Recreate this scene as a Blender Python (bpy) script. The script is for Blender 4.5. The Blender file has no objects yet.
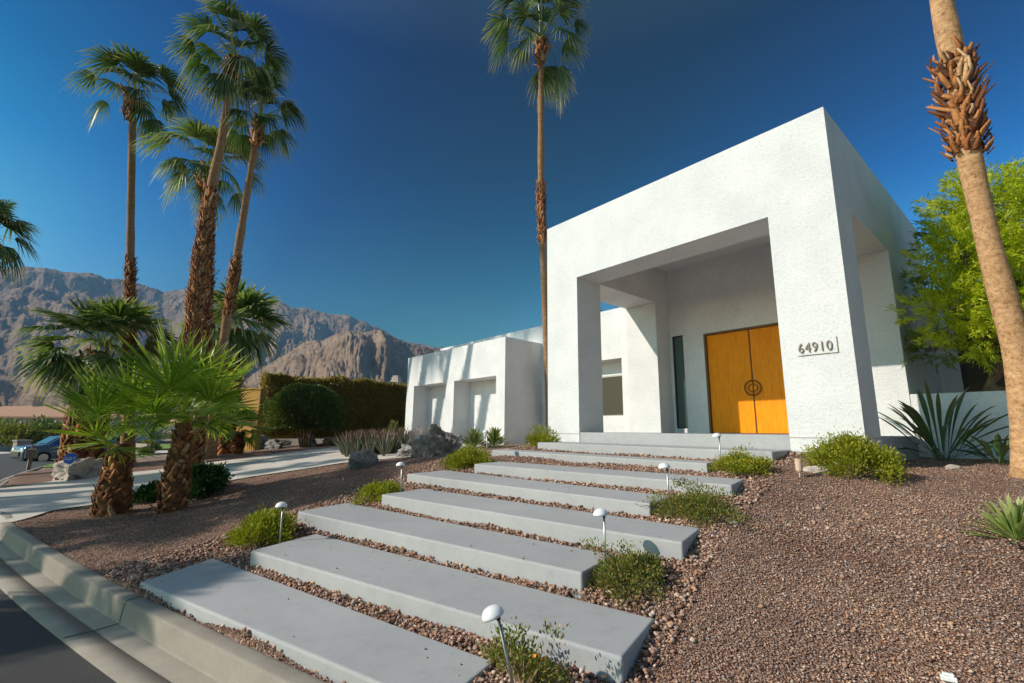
import bpy, math, random
import numpy as np
from mathutils import Vector, Matrix

rng = np.random.default_rng(7)
random.seed(7)
scn = bpy.context.scene
COL = scn.collection
pi = math.pi

# ------------------------------------------------------------------ camera maths
F = 467.9
_pitch, _roll, _yh = -.1865, .0100, 2.2753
_up = np.array([math.sin(_roll)*math.cos(_pitch), math.cos(_roll)*math.cos(_pitch), math.sin(_pitch)])
_fw = np.array([0, 0, -1.]); _fw = _fw-_up*(_fw@_up); _fw /= np.linalg.norm(_fw)
_rt = np.cross(_fw, _up)
_hd = lambda a: _rt*math.cos(a)+_fw*math.sin(a)
RC = np.array([-_hd(_yh), _hd(_yh-pi/2), _up])           # camera -> world
def ray(x, y): return RC@np.array([(x-512)/F, (341.5-y)/F, -1.])
def atd(x, y, d): return ray(x, y)*d                      # point at depth d along the optical axis
def depth_of(p): return float(-(RC.T@np.array(p, float))[2])

SUN = np.array([-.44, -1., .70]); SUN /= np.linalg.norm(SUN)

# ------------------------------------------------------------------ noise
def vnoise(x, y, seed=0):
    xi = np.floor(x).astype(np.int64); yi = np.floor(y).astype(np.int64)
    xf = x-xi; yf = y-yi
    def h(a, b):
        n = (a*374761393+b*668265263+seed*1442695041) & 0xffffffff
        n = ((n ^ (n >> 13))*1274126177) & 0xffffffff
        return ((n ^ (n >> 16)) & 0xffff)/65535.
    u = xf*xf*(3-2*xf); v = yf*yf*(3-2*yf)
    return (h(xi, yi)*(1-u)+h(xi+1, yi)*u)*(1-v)+(h(xi, yi+1)*(1-u)+h(xi+1, yi+1)*u)*v
def fbm(x, y, o=5, seed=0, g=.5):
    s = 0; a = 1; t = 0
    for i in range(o):
        s = s+a*vnoise(x*2**i, y*2**i, seed+i*17); t += a; a *= g
    return s/t
def ridged(x, y, o=6, seed=0):
    s = 0; a = 1; t = 0; w = 1
    for i in range(o):
        n = 1-np.abs(2*vnoise(x*2**i+i*3.1, y*2**i, seed+i*31)-1); n = n*n
        s = s+a*n*w; t += a; w = np.clip(n*1.6, 0, 1); a *= .55
    return s/t

# ------------------------------------------------------------------ materials
def new_mat(name):
    m = bpy.data.materials.new(name); m.use_nodes = True
    nt = m.node_tree; b = nt.nodes['Principled BSDF']
    return m, nt, b
def N(nt, t, **k):
    n = nt.nodes.new(t)
    for a, v in k.items():
        if a in n.inputs: n.inputs[a].default_value = v
        else: setattr(n, a, v)
    return n
def ramp(nt, stops, src=None, interp='LINEAR'):
    r = nt.nodes.new('ShaderNodeValToRGB'); e = r.color_ramp.elements
    r.color_ramp.interpolation = interp
    while len(e) < len(stops): e.new(.5)
    for i, (p, c) in enumerate(stops):
        e[i].position = p; e[i].color = (*c, 1) if len(c) == 3 else c
    if src is not None: nt.links.new(src, r.inputs[0])
    return r
def noise(nt, scale, detail=4, rough=.55, coord=None):
    n = nt.nodes.new('ShaderNodeTexNoise'); n.inputs['Scale'].default_value = scale
    n.inputs['Detail'].default_value = detail; n.inputs['Roughness'].default_value = rough
    if coord is None:
        g = nt.nodes.new('ShaderNodeNewGeometry'); coord = g.outputs['Position']
    nt.links.new(coord, n.inputs['Vector'])
    return n
def bump(nt, b, h, strength, dist):
    bp = nt.nodes.new('ShaderNodeBump'); bp.inputs['Strength'].default_value = strength
    bp.inputs['Distance'].default_value = dist
    nt.links.new(h, bp.inputs['Height']); nt.links.new(bp.outputs[0], b.inputs['Normal'])
    return bp
def mix(nt, f, a, b, mode='MIX'):
    m = nt.nodes.new('ShaderNodeMix'); m.data_type = 'RGBA'; m.blend_type = mode
    for s, v in ((0, f), (6, a), (7, b)):
        if isinstance(v, (int, float)): m.inputs[s].default_value = v
        elif isinstance(v, tuple): m.inputs[s].default_value = (*v, 1)
        else: nt.links.new(v, m.inputs[s])
    return m.outputs[2]
def simple(name, col, rough=.6, metal=0., var=.12, scale=6, bstr=.0, bscale=80, bdist=.005, spec=.5):
    m, nt, b = new_mat(name)
    b.inputs['Roughness'].default_value = rough; b.inputs['Metallic'].default_value = metal
    b.inputs['Specular IOR Level'].default_value = spec
    n = noise(nt, scale)
    r = ramp(nt, [(.25, tuple(c*(1-var) for c in col)), (.75, tuple(min(1, c*(1+var)) for c in col))], n.outputs[0])
    nt.links.new(r.outputs[0], b.inputs['Base Color'])
    if bstr:
        n2 = noise(nt, bscale, 5); bump(nt, b, n2.outputs[0], bstr, bdist)
    return m

def m_stucco():
    m, nt, b = new_mat('white_stucco'); L = nt.links.new
    b.inputs['Roughness'].default_value = .85; b.inputs['Specular IOR Level'].default_value = .2
    n1 = noise(nt, 1.3, 6, .6); n2 = noise(nt, 26, 6, .7); n3 = noise(nt, 95, 3, .6)
    c = ramp(nt, [(.3, (.69, .695, .70)), (.62, (.79, .79, .785))], n1.outputs[0]).outputs[0]
    sp = ramp(nt, [(.34, (.84, .84, .84)), (.46, (.97, .97, .97)), (.54, (1, 1, 1))], n2.outputs[0]).outputs[0]
    L(mix(nt, 1., c, sp, 'MULTIPLY'), b.inputs['Base Color'])
    ad = nt.nodes.new('ShaderNodeMath'); ad.operation = 'ADD'; L(n2.outputs[0], ad.inputs[0]); L(n3.outputs[0], ad.inputs[1])
    bump(nt, b, ad.outputs[0], .75, .016)
    return m
def m_concrete(name, a, c2, patch=.8, fine=.25, bd=.003):
    m, nt, b = new_mat(name); L = nt.links.new
    b.inputs['Roughness'].default_value = .8; b.inputs['Specular IOR Level'].default_value = .3
    n1 = noise(nt, patch, 6, .65); n2 = noise(nt, 140, 4, .8); n3 = noise(nt, 9, 5, .7)
    c = ramp(nt, [(.32, a), (.68, c2)], n1.outputs[0]).outputs[0]
    s = ramp(nt, [(.3, (1-fine,)*3), (.6, (1, 1, 1))], n2.outputs[0]).outputs[0]
    s2 = ramp(nt, [(.28, (.90, .89, .875)), (.42, (.97, .97, .965)), (.5, (1, 1, 1)), (.72, (1.02, 1.02, 1.02))], n3.outputs[0]).outputs[0]
    L(mix(nt, 1., mix(nt, 1., c, s, 'MULTIPLY'), s2, 'MULTIPLY'), b.inputs['Base Color'])
    bump(nt, b, n2.outputs[0], .35, bd)
    return m
def m_gravel():
    m, nt, b = new_mat('gravel_bed'); L = nt.links.new
    b.inputs['Roughness'].default_value = .9; b.inputs['Specular IOR Level'].default_value = .2
    g = nt.nodes.new('ShaderNodeNewGeometry')
    w = noise(nt, 30, 2); 
    wv = mix(nt, .012, g.outputs['Position'], w.outputs[1], 'ADD')
    v = nt.nodes.new('ShaderNodeTexVoronoi'); v.inputs['Scale'].default_value = 92; L(wv, v.inputs['Vector'])
    sh = nt.nodes.new('ShaderNodeSeparateColor'); L(v.outputs['Color'], sh.inputs[0])
    c = ramp(nt, [(0, (.10, .065, .05)), (.2, (.19, .12, .09)), (.34, (.31, .20, .145)), (.48, (.40, .25, .18)),
                  (.6, (.27, .235, .235)), (.74, (.48, .34, .25)), (.86, (.36, .33, .33)), (.94, (.56, .47, .39)), (1, (.70, .64, .57))], sh.outputs[0]).outputs[0]
    n = noise(nt, 1.1, 6, .65)
    t = ramp(nt, [(.32, (.78, .63, .58)), (.5, (1, .87, .81)), (.68, (1.22, 1.02, .89))], n.outputs[0]).outputs[0]
    c = mix(nt, 1., c, t, 'MULTIPLY')
    d = ramp(nt, [(0, (1, 1, 1)), (.75, (.55, .5, .5))], v.outputs['Distance']).outputs[0]
    L(mix(nt, .55, c, mix(nt, 1., c, d, 'MULTIPLY')), b.inputs['Base Color'])
    iv = nt.nodes.new('ShaderNodeMath'); iv.operation = 'SUBTRACT'; iv.inputs[0].default_value = 1; L(v.outputs['Distance'], iv.inputs[1])
    bump(nt, b, iv.outputs[0], 1., .018)
    return m
def m_stone():
    m, nt, b = new_mat('gravel_stone'); L = nt.links.new
    b.inputs['Roughness'].default_value = .85; b.inputs['Specular IOR Level'].default_value = .25
    g = nt.nodes.new('ShaderNodeNewGeometry')
    c = ramp(nt, [(0, (.10, .07, .055)), (.14, (.19, .12, .09)), (.28, (.32, .205, .15)), (.40, (.42, .26, .18)),
                  (.5, (.25, .22, .22)), (.62, (.38, .25, .175)), (.74, (.52, .37, .26)), (.84, (.36, .33, .33)), (.93, (.50, .43, .36)), (1, (.66, .60, .53))], g.outputs['Random Per Island']).outputs[0]
    n = noise(nt, 1.1, 6, .65)
    t = ramp(nt, [(.32, (.80, .65, .59)), (.5, (1, .87, .81)), (.68, (1.22, 1.02, .89))], n.outputs[0]).outputs[0]
    L(mix(nt, 1., c, t, 'MULTIPLY'), b.inputs['Base Color'])
    return m
def m_leaf(name, cols, tip=None, trans=.35, rough=.5, spec=.4):
    """foliage: colour varies per leaf; attribute t runs from a leaf's base to its tip"""
    m, nt, b = new_mat(name); L = nt.links.new
    g = nt.nodes.new('ShaderNodeNewGeometry')
    c = ramp(nt, [(i/(len(cols)-1), k) for i, k in enumerate(cols)], g.outputs['Random Per Island']).outputs[0]
    if tip:
        a = nt.nodes.new('ShaderNodeAttribute'); a.attribute_name = 't'
        f = ramp(nt, [(.0, (.25,)*3), (.12, (0, 0, 0)), (.62, (0, 0, 0)), (1, (1, 1, 1))], a.outputs['Fac']).outputs[0]
        c = mix(nt, f, c, tip)
    L(c, b.inputs['Base Color']); b.inputs['Roughness'].default_value = rough; b.inputs['Specular IOR Level'].default_value = spec
    tr = nt.nodes.new('ShaderNodeBsdfTranslucent')
    L(mix(nt, 1., c, (1.25, 1.35, .5), 'MULTIPLY'), tr.inputs['Color'])
    ms = nt.nodes.new('ShaderNodeMixShader'); ms.inputs[0].default_value = trans
    L(b.outputs[0], ms.inputs[1]); L(tr.outputs[0], ms.inputs[2])
    L(ms.outputs[0], nt.nodes['Material Output'].inputs['Surface'])
    return m
def m_bark(name, a, c2, ring=True, scale=5.):
    m, nt, b = new_mat(name); L = nt.links.new
    b.inputs['Roughness'].default_value = .95; b.inputs['Specular IOR Level'].default_value = .08
    g = nt.nodes.new('ShaderNodeNewGeometry')
    mp = nt.nodes.new('ShaderNodeMapping'); mp.inputs['Scale'].default_value = (1, 1, 3.2 if ring else .5); L(g.outputs['Position'], mp.inputs[0])
    n = noise(nt, scale, 9, .8, mp.outputs[0]); n2 = noise(nt, 26, 6, .8)
    c = ramp(nt, [(.34, a), (.64, c2)], n.outputs[0]).outputs[0]
    s = ramp(nt, [(.36, (.50, .44, .38)), (.5, (.95,)*3), (.65, (1.08,)*3)], n2.outputs[0]).outputs[0]
    L(mix(nt, 1., c, s, 'MULTIPLY'), b.inputs['Base Color'])
    bump(nt, b, n.outputs[0], .7, .02)
    return m
def m_boot():
    m, nt, b = new_mat('palm_leaf_base'); L = nt.links.new
    b.inputs['Roughness'].default_value = .75; b.inputs['Specular IOR Level'].default_value = .25
    g = nt.nodes.new('ShaderNodeNewGeometry')
    c = ramp(nt, [(0, (.09, .03, .012)), (.3, (.22, .075, .025)), (.55, (.38, .135, .04)), (.85, (.50, .22, .075)), (1, (.60, .40, .22))], g.outputs['Random Per Island']).outputs[0]
    n = noise(nt, 40, 4, .7)
    L(mix(nt, 1., c, ramp(nt, [(.3, (.55,)*3), (.65, (1.1,)*3)], n.outputs[0]).outputs[0], 'MULTIPLY'), b.inputs['Base Color'])
    bump(nt, b, n.outputs[0], .5, .01)
    return m
def m_wood():
    m, nt, b = new_mat('varnished_wood'); L = nt.links.new
    b.inputs['Roughness'].default_value = .45; b.inputs['Specular IOR Level'].default_value = .15
    g = nt.nodes.new('ShaderNodeNewGeometry')
    mp = nt.nodes.new('ShaderNodeMapping'); mp.inputs['Scale'].default_value = (9, 9, 1.1); L(g.outputs['Position'], mp.inputs[0])
    n = noise(nt, 3.2, 8, .65, mp.outputs[0])
    c = ramp(nt, [(.28, (.76, .20, .004)), (.5, (.90, .285, .005)), (.72, (.97, .35, .008))], n.outputs[0]).outputs[0]
    L(c, b.inputs['Base Color']); bump(nt, b, n.outputs[0], .12, .004)
    return m
def m_asphalt():
    m, nt, b = new_mat('asphalt'); L = nt.links.new
    b.inputs['Roughness'].default_value = .85
    n = noise(nt, 160, 3, .8); n2 = noise(nt, 1.2, 5)
    c = ramp(nt, [(.3, (.028, .027, .027)), (.7, (.075, .072, .07))], n.outputs[0]).outputs[0]
    s = ramp(nt, [(.3, (.75,)*3), (.7, (1.1,)*3)], n2.outputs[0]).outputs[0]
    L(mix(nt, 1., c, s, 'MULTIPLY'), b.inputs['Base Color']); bump(nt, b, n.outputs[0], .6, .006)
    return m
def m_rock(name, a, c2, scale=4.):
    m, nt, b = new_mat(name); L = nt.links.new
    b.inputs['Roughness'].default_value = .85; b.inputs['Specular IOR Level'].default_value = .25
    n = noise(nt, scale, 8, .7); n2 = noise(nt, scale*7, 5, .7)
    c = ramp(nt, [(.3, a), (.52, tuple((x+y)/2 for x, y in zip(a, c2))), (.66, c2)], n.outputs[0]).outputs[0]
    s = ramp(nt, [(.3, (.6,)*3), (.6, (1.05,)*3)], n2.outputs[0]).outputs[0]
    L(mix(nt, 1., c, s, 'MULTIPLY'), b.inputs['Base Color']); bump(nt, b, n2.outputs[0], .8, .02)
    return m
def m_mountain():
    m, nt, b = new_mat('mountain_rock'); L = nt.links.new
    b.inputs['Roughness'].default_value = .95; b.inputs['Specular IOR Level'].default_value = .05
    n = noise(nt, .006, 8, .65); n2 = noise(nt, .05, 7, .75)
    c = ramp(nt, [(.3, (.19, .125, .08)), (.5, (.27, .18, .12)), (.7, (.34, .245, .175))], n.outputs[0]).outputs[0]
    s = ramp(nt, [(.36, (.50, .50, .46)), (.47, (.9, .9, .88)), (.56, (1, 1, 1)), (.7, (1.2, 1.17, 1.14))], n2.outputs[0]).outputs[0]
    L(mix(nt, 1., c, s, 'MULTIPLY'), b.inputs['Base Color']); bump(nt, b, n2.outputs[0], .6, 2.)
    return m
def m_ground():
    m, nt, b = new_mat('desert_ground'); L = nt.links.new
    b.inputs['Roughness'].default_value = .95; b.inputs['Specular IOR Level'].default_value = .1
    n = noise(nt, .25, 7, .7); n2 = noise(nt, 9, 5, .8)
    c = ramp(nt, [(.3, (.19, .14, .11)), (.7, (.33, .25, .20))], n.outputs[0]).outputs[0]
    s = ramp(nt, [(.35, (.6,)*3), (.6, (1.1,)*3)], n2.outputs[0]).outputs[0]
    L(mix(nt, 1., c, s, 'MULTIPLY'), b.inputs['Base Color']); bump(nt, b, n2.outputs[0], .5, .03)
    return m
def m_glass(name, col, rough=.04, spec=.9):
    m, nt, b = new_mat(name)
    b.inputs['Base Color'].default_value = (*col, 1); b.inputs['Roughness'].default_value = rough
    b.inputs['Specular IOR Level'].default_value = .3 if rough > .3 else .9
    n = noise(nt, .8, 2); bump(nt, b, n.outputs[0], .05, .02)
    return m

M = dict(
    stucco=m_stucco(), slab=m_concrete('slab_concrete', (.355, .362, .37), (.425, .432, .435), .7, .16, .0015),
    footing=m_concrete('footing_concrete', (.36, .34, .31), (.52, .50, .46), 2., .2),
    curb=m_concrete('curb_concrete', (.25, .22, .185), (.37, .33, .275), 1.1, .3, .004),
    drive=m_concrete('driveway_concrete', (.50, .46, .41), (.62, .57, .51), .5, .15, .002),
    gravel=m_gravel(), stone=m_stone(), asphalt=m_asphalt(), ground=m_ground(), mountain=m_mountain(),
    wood=m_wood(), bronze=simple('aged_bronze', (.22, .09, .02), .35, .6),
    steel=simple('brushed_metal', (.38, .36, .34), .35, .9, .08),
    number=simple('bronze_letters', (.16, .13, .10), .4, .7),
    lampwhite=simple('white_enamel', (.72, .73, .75), .4, 0, .05), darkframe=simple('dark_frame', (.03, .028, .025), .4, .3),
    window=m_glass('tinted_window', (.06, .053, .038), .35), sidelight=m_glass('green_glass', (.07, .12, .11), .12),
    bark=m_bark('palm_bark', (.24, .135, .075), (.43, .27, .155)), barkpale=m_bark('pale_palm_bark', (.44, .23, .11), (.74, .46, .25)),
    barkbrown=m_bark('brown_palm_bark', (.13, .055, .025), (.30, .14, .06)),
    brownframe=simple('brown_frame', (.13, .055, .02), .5),
    branch=m_bark('tree_bark', (.13, .085, .055), (.28, .19, .12), False, 12), boot=m_boot(),
    palmdark=m_leaf('tall_palm_leaf', [(.025, .055, .012), (.045, .09, .018), (.07, .13, .028), (.11, .16, .05)], (.40, .35, .17), .3, .42, .5),
    palmmid=m_leaf('mid_palm_leaf', [(.06, .11, .025), (.09, .16, .035), (.14, .21, .06), (.22, .27, .11)], (.50, .46, .26), .35, .42, .5),
    palmbright=m_leaf('fan_palm_leaf', [(.11, .19, .015), (.16, .26, .02), (.23, .33, .03), (.32, .42, .05)], (.42, .44, .09), .45, .38, .5),
    lime=m_leaf('lime_shrub_leaf', [(.14, .17, .012), (.22, .24, .015), (.30, .31, .02), (.38, .35, .03)], None, .35),
    olive=m_leaf('olive_shrub_leaf', [(.09, .11, .025), (.15, .18, .03), (.22, .23, .04), (.26, .17, .07)], None, .3),
    darkgreen=m_leaf('dark_shrub_leaf', [(.012, .045, .012), (.02, .07, .016), (.035, .10, .022)], None, .2, .3, .5),
    hedgeleaf=m_leaf('hedge_leaf', [(.20, .16, .04), (.30, .22, .05), (.40, .27, .07), (.22, .21, .045)], None, .2),
    hedgetop=m_leaf('topiary_leaf', [(.07, .105, .025), (.11, .15, .035), (.16, .19, .04)], None, .2),
    acacia=m_leaf('feathery_leaf', [(.28, .34, .012), (.40, .46, .016), (.50, .55, .022), (.60, .62, .04)], None, .5),
    acaciashade=m_leaf('feathery_shade_leaf', [(.13, .20, .03), (.18, .27, .03), (.24, .31, .03)], None, .35),  # same leaves, with the crown's shaded part put into a darker colour
    agave=m_leaf('agave_leaf', [(.085, .10, .075), (.12, .14, .10), (.15, .15, .10)], (.22, .10, .08), .12, .5),
    agavebright=m_leaf('bright_agave_leaf', [(.16, .24, .05), (.25, .34, .08), (.34, .42, .12)], (.42, .42, .2), .2, .45),
    strap=m_leaf('strap_leaf', [(.03, .075, .03), (.05, .11, .04), (.08, .14, .045)], (.12, .13, .05), .2, .35, .5),
    yucca=m_leaf('yucca_leaf', [(.09, .15, .03), (.14, .21, .04), (.20, .26, .06)], (.35, .33, .12), .3, .45),
    flower=simple('yellow_petal', (.85, .48, .02), .6, 0, .2), orange=simple('orange_petal', (.85, .25, .02), .6, 0, .2),
    twig=simple('dry_twig', (.26, .18, .11), .9), rockgrey=m_rock('grey_rock', (.15, .135, .125), (.42, .39, .36)),
    rockdark=m_rock('dark_rock', (.10, .085, .075), (.36, .32, .285), 3.), rockpale=m_rock('pale_rock', (.34, .28, .23), (.62, .54, .47)),
    ochre=simple('ochre_plaster', (.50, .27, .075), .9, 0, .1, 1.5, .3, 40), lawn=simple('lawn_grass', (.16, .26, .03), .9, 0, .3, 30, .8, 60, .02),
    tile=simple('clay_tiles', (.40, .22, .14), .85, 0, .25, 5), housewall=simple('beige_plaster', (.48, .40, .33), .9, 0, .06, 1.),
    greywall=simple('grey_plaster', (.42, .38, .36), .9, 0, .08, 1.), garagedoor=simple('tan_garage_door', (.33, .25, .17), .7, 0, .05),
    carpaint=simple('blue_grey_car_paint', (.10, .16, .25), .22, .5, .05), tyre=simple('tyre_rubber', (.02, .02, .02), .8),
    carglass=m_glass('car_glass', (.03, .035, .04)), chrome=simple('wheel_metal', (.5, .5, .52), .25, .9, .05),
    mail=simple('weathered_mailbox', (.20, .165, .13), .7, .1, .2, 20), signblue=simple('sign_blue', (.015, .13, .50), .4),
    signwhite=simple('sign_white', (.8, .8, .8), .5), terracotta=simple('spot_fixture', (.58, .42, .30), .5),
    white=simple('white_plastic', (.75, .75, .75), .5), blockwall=simple('block_wall', (.30, .235, .20), .95, 0, .15, 2.),
)

# ------------------------------------------------------------------ mesh helpers
def mesh_np(name, V, Fq, mat, parent=None, smooth=False, t=None):
    """V (n,3), Fq (m,3 or 4) arrays -> one mesh object"""
    V = np.asarray(V, np.float32); Fq = np.asarray(Fq, np.int32)
    me = bpy.data.meshes.new(name); k = Fq.shape[1]
    me.vertices.add(len(V)); me.vertices.foreach_set('co', V.ravel())
    me.loops.add(Fq.size); me.loops.foreach_set('vertex_index', Fq.ravel())
    me.polygons.add(len(Fq)); me.polygons.foreach_set('loop_start', np.arange(0, Fq.size, k, dtype=np.int32))
    me.polygons.foreach_set('loop_total', np.full(len(Fq), k, np.int32))
    me.update(calc_edges=True)
    if t is not None:
        at = me.attributes.new('t', 'FLOAT', 'POINT'); at.data.foreach_set('value', np.asarray(t, np.float32))
    if smooth: me.polygons.foreach_set('use_smooth', np.ones(len(Fq), bool))
    me.materials.append(mat)
    o = bpy.data.objects.new(name, me); COL.objects.link(o)
    if parent is not None: o.parent = parent
    return o
class MB:
    def __init__(s): s.v = []; s.f = []
    def add(s, V, Fc):
        b = len(s.v); s.v += [tuple(map(float, p)) for p in V]; s.f += [tuple(b+i for i in q) for q in Fc]
    def box(s, x0, x1, y0, y1, z0, z1, rot=0, c=(0, 0, 0)):
        P = [(x, y, z) for x in (x0, x1) for y in (y0, y1) for z in (z0, z1)]
        if rot or c != (0, 0, 0):
            ca, sa = math.cos(rot), math.sin(rot)
            P = [(c[0]+x*ca-y*sa, c[1]+x*sa+y*ca, c[2]+z) for x, y, z in P]
        s.add(P, [(0, 1, 3, 2), (4, 6, 7, 5), (0, 4, 5, 1), (2, 3, 7, 6), (0, 2, 6, 4), (1, 5, 7, 3)])
    def prism(s, poly, z0, z1):
        n = len(poly); V = [(x, y, z0) for x, y in poly]+[(x, y, z1) for x, y in poly]
        s.add(V, [tuple(range(n))[::-1], tuple(range(n, 2*n))]+[(i, (i+1) % n, n+(i+1) % n, n+i) for i in range(n)])
    def extr_x(s, prof, x0, x1):          # profile of (y,z)
        n = len(prof); V = [(x0, y, z) for y, z in prof]+[(x1, y, z) for y, z in prof]
        s.add(V, [tuple(range(n)), tuple(range(n, 2*n))[::-1]]+[(i, n+i, n+(i+1) % n, (i+1) % n) for i in range(n)])
    def tube(s, path, rad, n=10, cap=True, jit=0.):
        path = [np.array(p, float) for p in path]; b = len(s.v)
        if np.isscalar(rad): rad = [rad]*len(path)
        ref = np.array([1., 0, 0]); 
        for i, p in enumerate(path):
            t = path[min(i+1, len(path)-1)]-path[max(i-1, 0)]; t /= np.linalg.norm(t)+1e-9
            u = np.cross(t, ref)
            if np.linalg.norm(u) < .1: u = np.cross(t, (0, 1, 0))
            u /= np.linalg.norm(u); w = np.cross(t, u)
            for k in range(n):
                a = 2*pi*k/n; r = rad[i]*(1+jit*(random.random()-.5))
                s.v.append(tuple(p+r*(u*math.cos(a)+w*math.sin(a))))
        for i in range(len(path)-1):
            for k in range(n):
                s.f.append((b+i*n+k, b+i*n+(k+1) % n, b+(i+1)*n+(k+1) % n, b+(i+1)*n+k))
        if cap:
            s.f.append(tuple(b+k for k in range(n))[::-1]); s.f.append(tuple(b+(len(path)-1)*n+k for k in range(n)))
    def build(s, name, mat, parent=None, smooth=False, bevel=0., seg=2, angle=.6):
        me = bpy.data.meshes.new(name); me.from_pydata(s.v, [], s.f); me.materials.append(mat); me.update()
        import bmesh
        bm = bmesh.new(); bm.from_mesh(me); bmesh.ops.recalc_face_normals(bm, faces=bm.faces); bm.to_mesh(me); bm.free()
        o = bpy.data.objects.new(name, me); COL.objects.link(o)
        if smooth: me.polygons.foreach_set('use_smooth', [True]*len(me.polygons))
        if bevel:
            md = o.modifiers.new('bevel', 'BEVEL'); md.width = bevel; md.segments = seg; md.limit_method = 'ANGLE'; md.angle_limit = angle
        if parent is not None: o.parent = parent
        return o
def thing(name, label, cat, loc=(0, 0, 0), group=None):
    o = bpy.data.objects.new(name, None); COL.objects.link(o); o.empty_display_size = .2
    o['label'] = label; o['category'] = cat
    if group: o['group'] = group
    o.location = tuple(loc); BASE[o.name] = np.array(loc, float)
    return o
BASE = {}
def tag(o, label, cat, group=None):
    o['label'] = label; o['category'] = cat
    if group: o['group'] = group
    return o
def struct(o): o['kind'] = 'structure'; return o
def adopt(root):
    """geometry was written in world coordinates: keep it there although the root stands at its base"""
    loc = Vector(root.location)
    seen = set()
    def rec(o):
        for c in o.children:
            if c.type == 'MESH' and o is root and 'w' not in c: c.location = -loc
            rec(c)
    rec(root)
def kids(o): return [c for c in bpy.data.objects if c.parent is o]
def copy_tree(o, parent=None):
    c = o.copy(); COL.objects.link(c)
    if parent is not None: c.parent = parent
    for k in kids(o): copy_tree(k, c)
    return c

# ------------------------------------------------------------------ slabs (front-left, front-right, rear-right, rear-left, top z)
SL = {1: [(-4.81, .35), (-1.93, 1.24), (-2.10, 1.69), (-5.26, .90), -1.18],
      2: [(-4.80, 1.10), (-1.53, 2.01), (-1.70, 2.55), (-5.14, 1.77), -1.06],
      3: [(-5.67, 1.73), (-2.19, 2.48), (-2.33, 3.02), (-5.96, 2.40), -.91],
      4: [(-5.35, 2.56), (-1.86, 3.16), (-2.03, 3.74), (-5.57, 3.24), -.76],
      5: [(-6.21, 3.34), (-2.51, 3.76), (-2.66, 4.36), (-6.43, 4.12), -.63],
      6: [(-5.76, 4.19), (-2.18, 4.64), (-2.36, 5.34), (-6.10, 4.90), -.50],
      7: [(-6.97, 5.46), (-2.86, 5.50), (-2.98, 5.97), (-7.30, 6.0), -.37],
      8: [(-6.45, 6.13), (-2.34, 6.08), (-2.46, 6.99), (-6.9, 6.99), -.225]}

# ------------------------------------------------------------------ ground height
CP = []
for k, (a, b, c, d, z) in SL.items():
    fd = .03 if k == 1 else .125
    for p in (a, b): CP.append((*p, z-fd))
    for p in (c, d): CP.append((*p, z-.02))
    CP.append(((a[0]+b[0])/2, (a[1]+b[1])/2, z-fd)); CP.append(((c[0]+d[0])/2, (c[1]+d[1])/2, z-.02))
CP = [p for p in CP]
CP += [(-9.4, .2, -1.27), (-8.9, .9, -1.2), (-9.19, -.8, -1.28), (-7.08, -.28, -1.27), (-5.9, .05, -1.27), (-3.9, .58, -1.27),
       (-2.62, .98, -1.27), (0, 1.78, -1.27), (3, 2.7, -1.27), (6, 3.6, -1.27),
       (-.4, 3.2, -1.02), (1, 2.6, -1.18), (.3, 5, -.74), (-1, 5, -.70), (-1, 7, -.46), (-1.8, 6.9, -.44), (-1.5, 8.4, -.40), (-1.55, 9.9, -.36), (0, 9.9, -.33),
       (3, 9.9, -.33), (3, 6, -.6), (3, 3.6, -1.02), (6, 10, -.33),
       (-9.7, 3.77, -.72), (-12, 5.2, -.62), (-10.5, 2.36, -.96), (-8.7, 1.5, -1.1), (-7.6, 2.2, -.92), (-7.6, 4.57, -.52), (-7.7, 6.5, -.42), (-9, 5.8, -.50),
       (-10.8, 8.9, -.46), (-17, 8.9, -.5), (-13, 7.4, -.5), (-7.05, 7.6, -.35), (-9, 8.5, -.36),
       (-10, -.97, -1.33), (-18, -1.9, -1.48), (-14, -.4, -1.33), (-16, 1, -1.25), (-19.5, .8, -1.18), (-18.5, 3, -.98), (-15, 3, -.98),
       (-22, 8, -.8), (-24, 11.5, -.35), (-21, 15, -.35), (-18, 16, -.35), (-30, 5, -1.3), (-25, -1.5, -1.66), (-35, -1.5, -1.95), (-44, -1, -2.2), (-44, 14, -1.5),
       (-60, 3, -2.4), (-25, 28, -.6), (0, 30, -.3), (20, 20, -.3), (20, 5, -1.27), (15, -6, -1.45), (0, -6, -1.3), (-15, -8, -1.45), (-30, -12, -1.8),
       (-60, -30, -2.6), (-90, 20, -2.1), (-60, 60, -1.6), (-120, -20, -2.8), (-120, 60, -2.4)]
for i in range(12):
    a = i*pi/6; CP.append((260*math.cos(a), 260*math.sin(a), -2.6))
# the front corners of each slab repeat the level behind the slab before it; merge near duplicates
_u = []
for p in CP:
    for q in _u:
        if math.hypot(p[0]-q[0], p[1]-q[1]) < .2:
            q[2] = (q[2]*q[3]+p[2])/(q[3]+1); q[3] += 1; break
    else: _u.append([*p, 1])
CP = np.array([q[:3] for q in _u])
_n = len(CP); _D = np.hypot(CP[:, None, 0]-CP[None, :, 0], CP[:, None, 1]-CP[None, :, 1])
_A = np.zeros((_n+1, _n+1)); _A[:_n, :_n] = -_D-np.eye(_n)*.02; _A[:_n, _n] = 1; _A[_n, :_n] = 1
_w = np.linalg.solve(_A, np.append(CP[:, 2], 0))
def gh(x, y):
    """ground height without the step at the kerb"""
    x = np.asarray(x, float); y = np.asarray(y, float); sh = x.shape
    X = x.ravel(); Y = y.ravel(); out = np.empty(len(X))
    for i in range(0, len(X), 20000):
        d = np.hypot(X[i:i+20000, None]-CP[:, 0], Y[i:i+20000, None]-CP[:, 1]); out[i:i+20000] = -(d@_w[:_n])+_w[_n]
    return out.reshape(sh)
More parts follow.
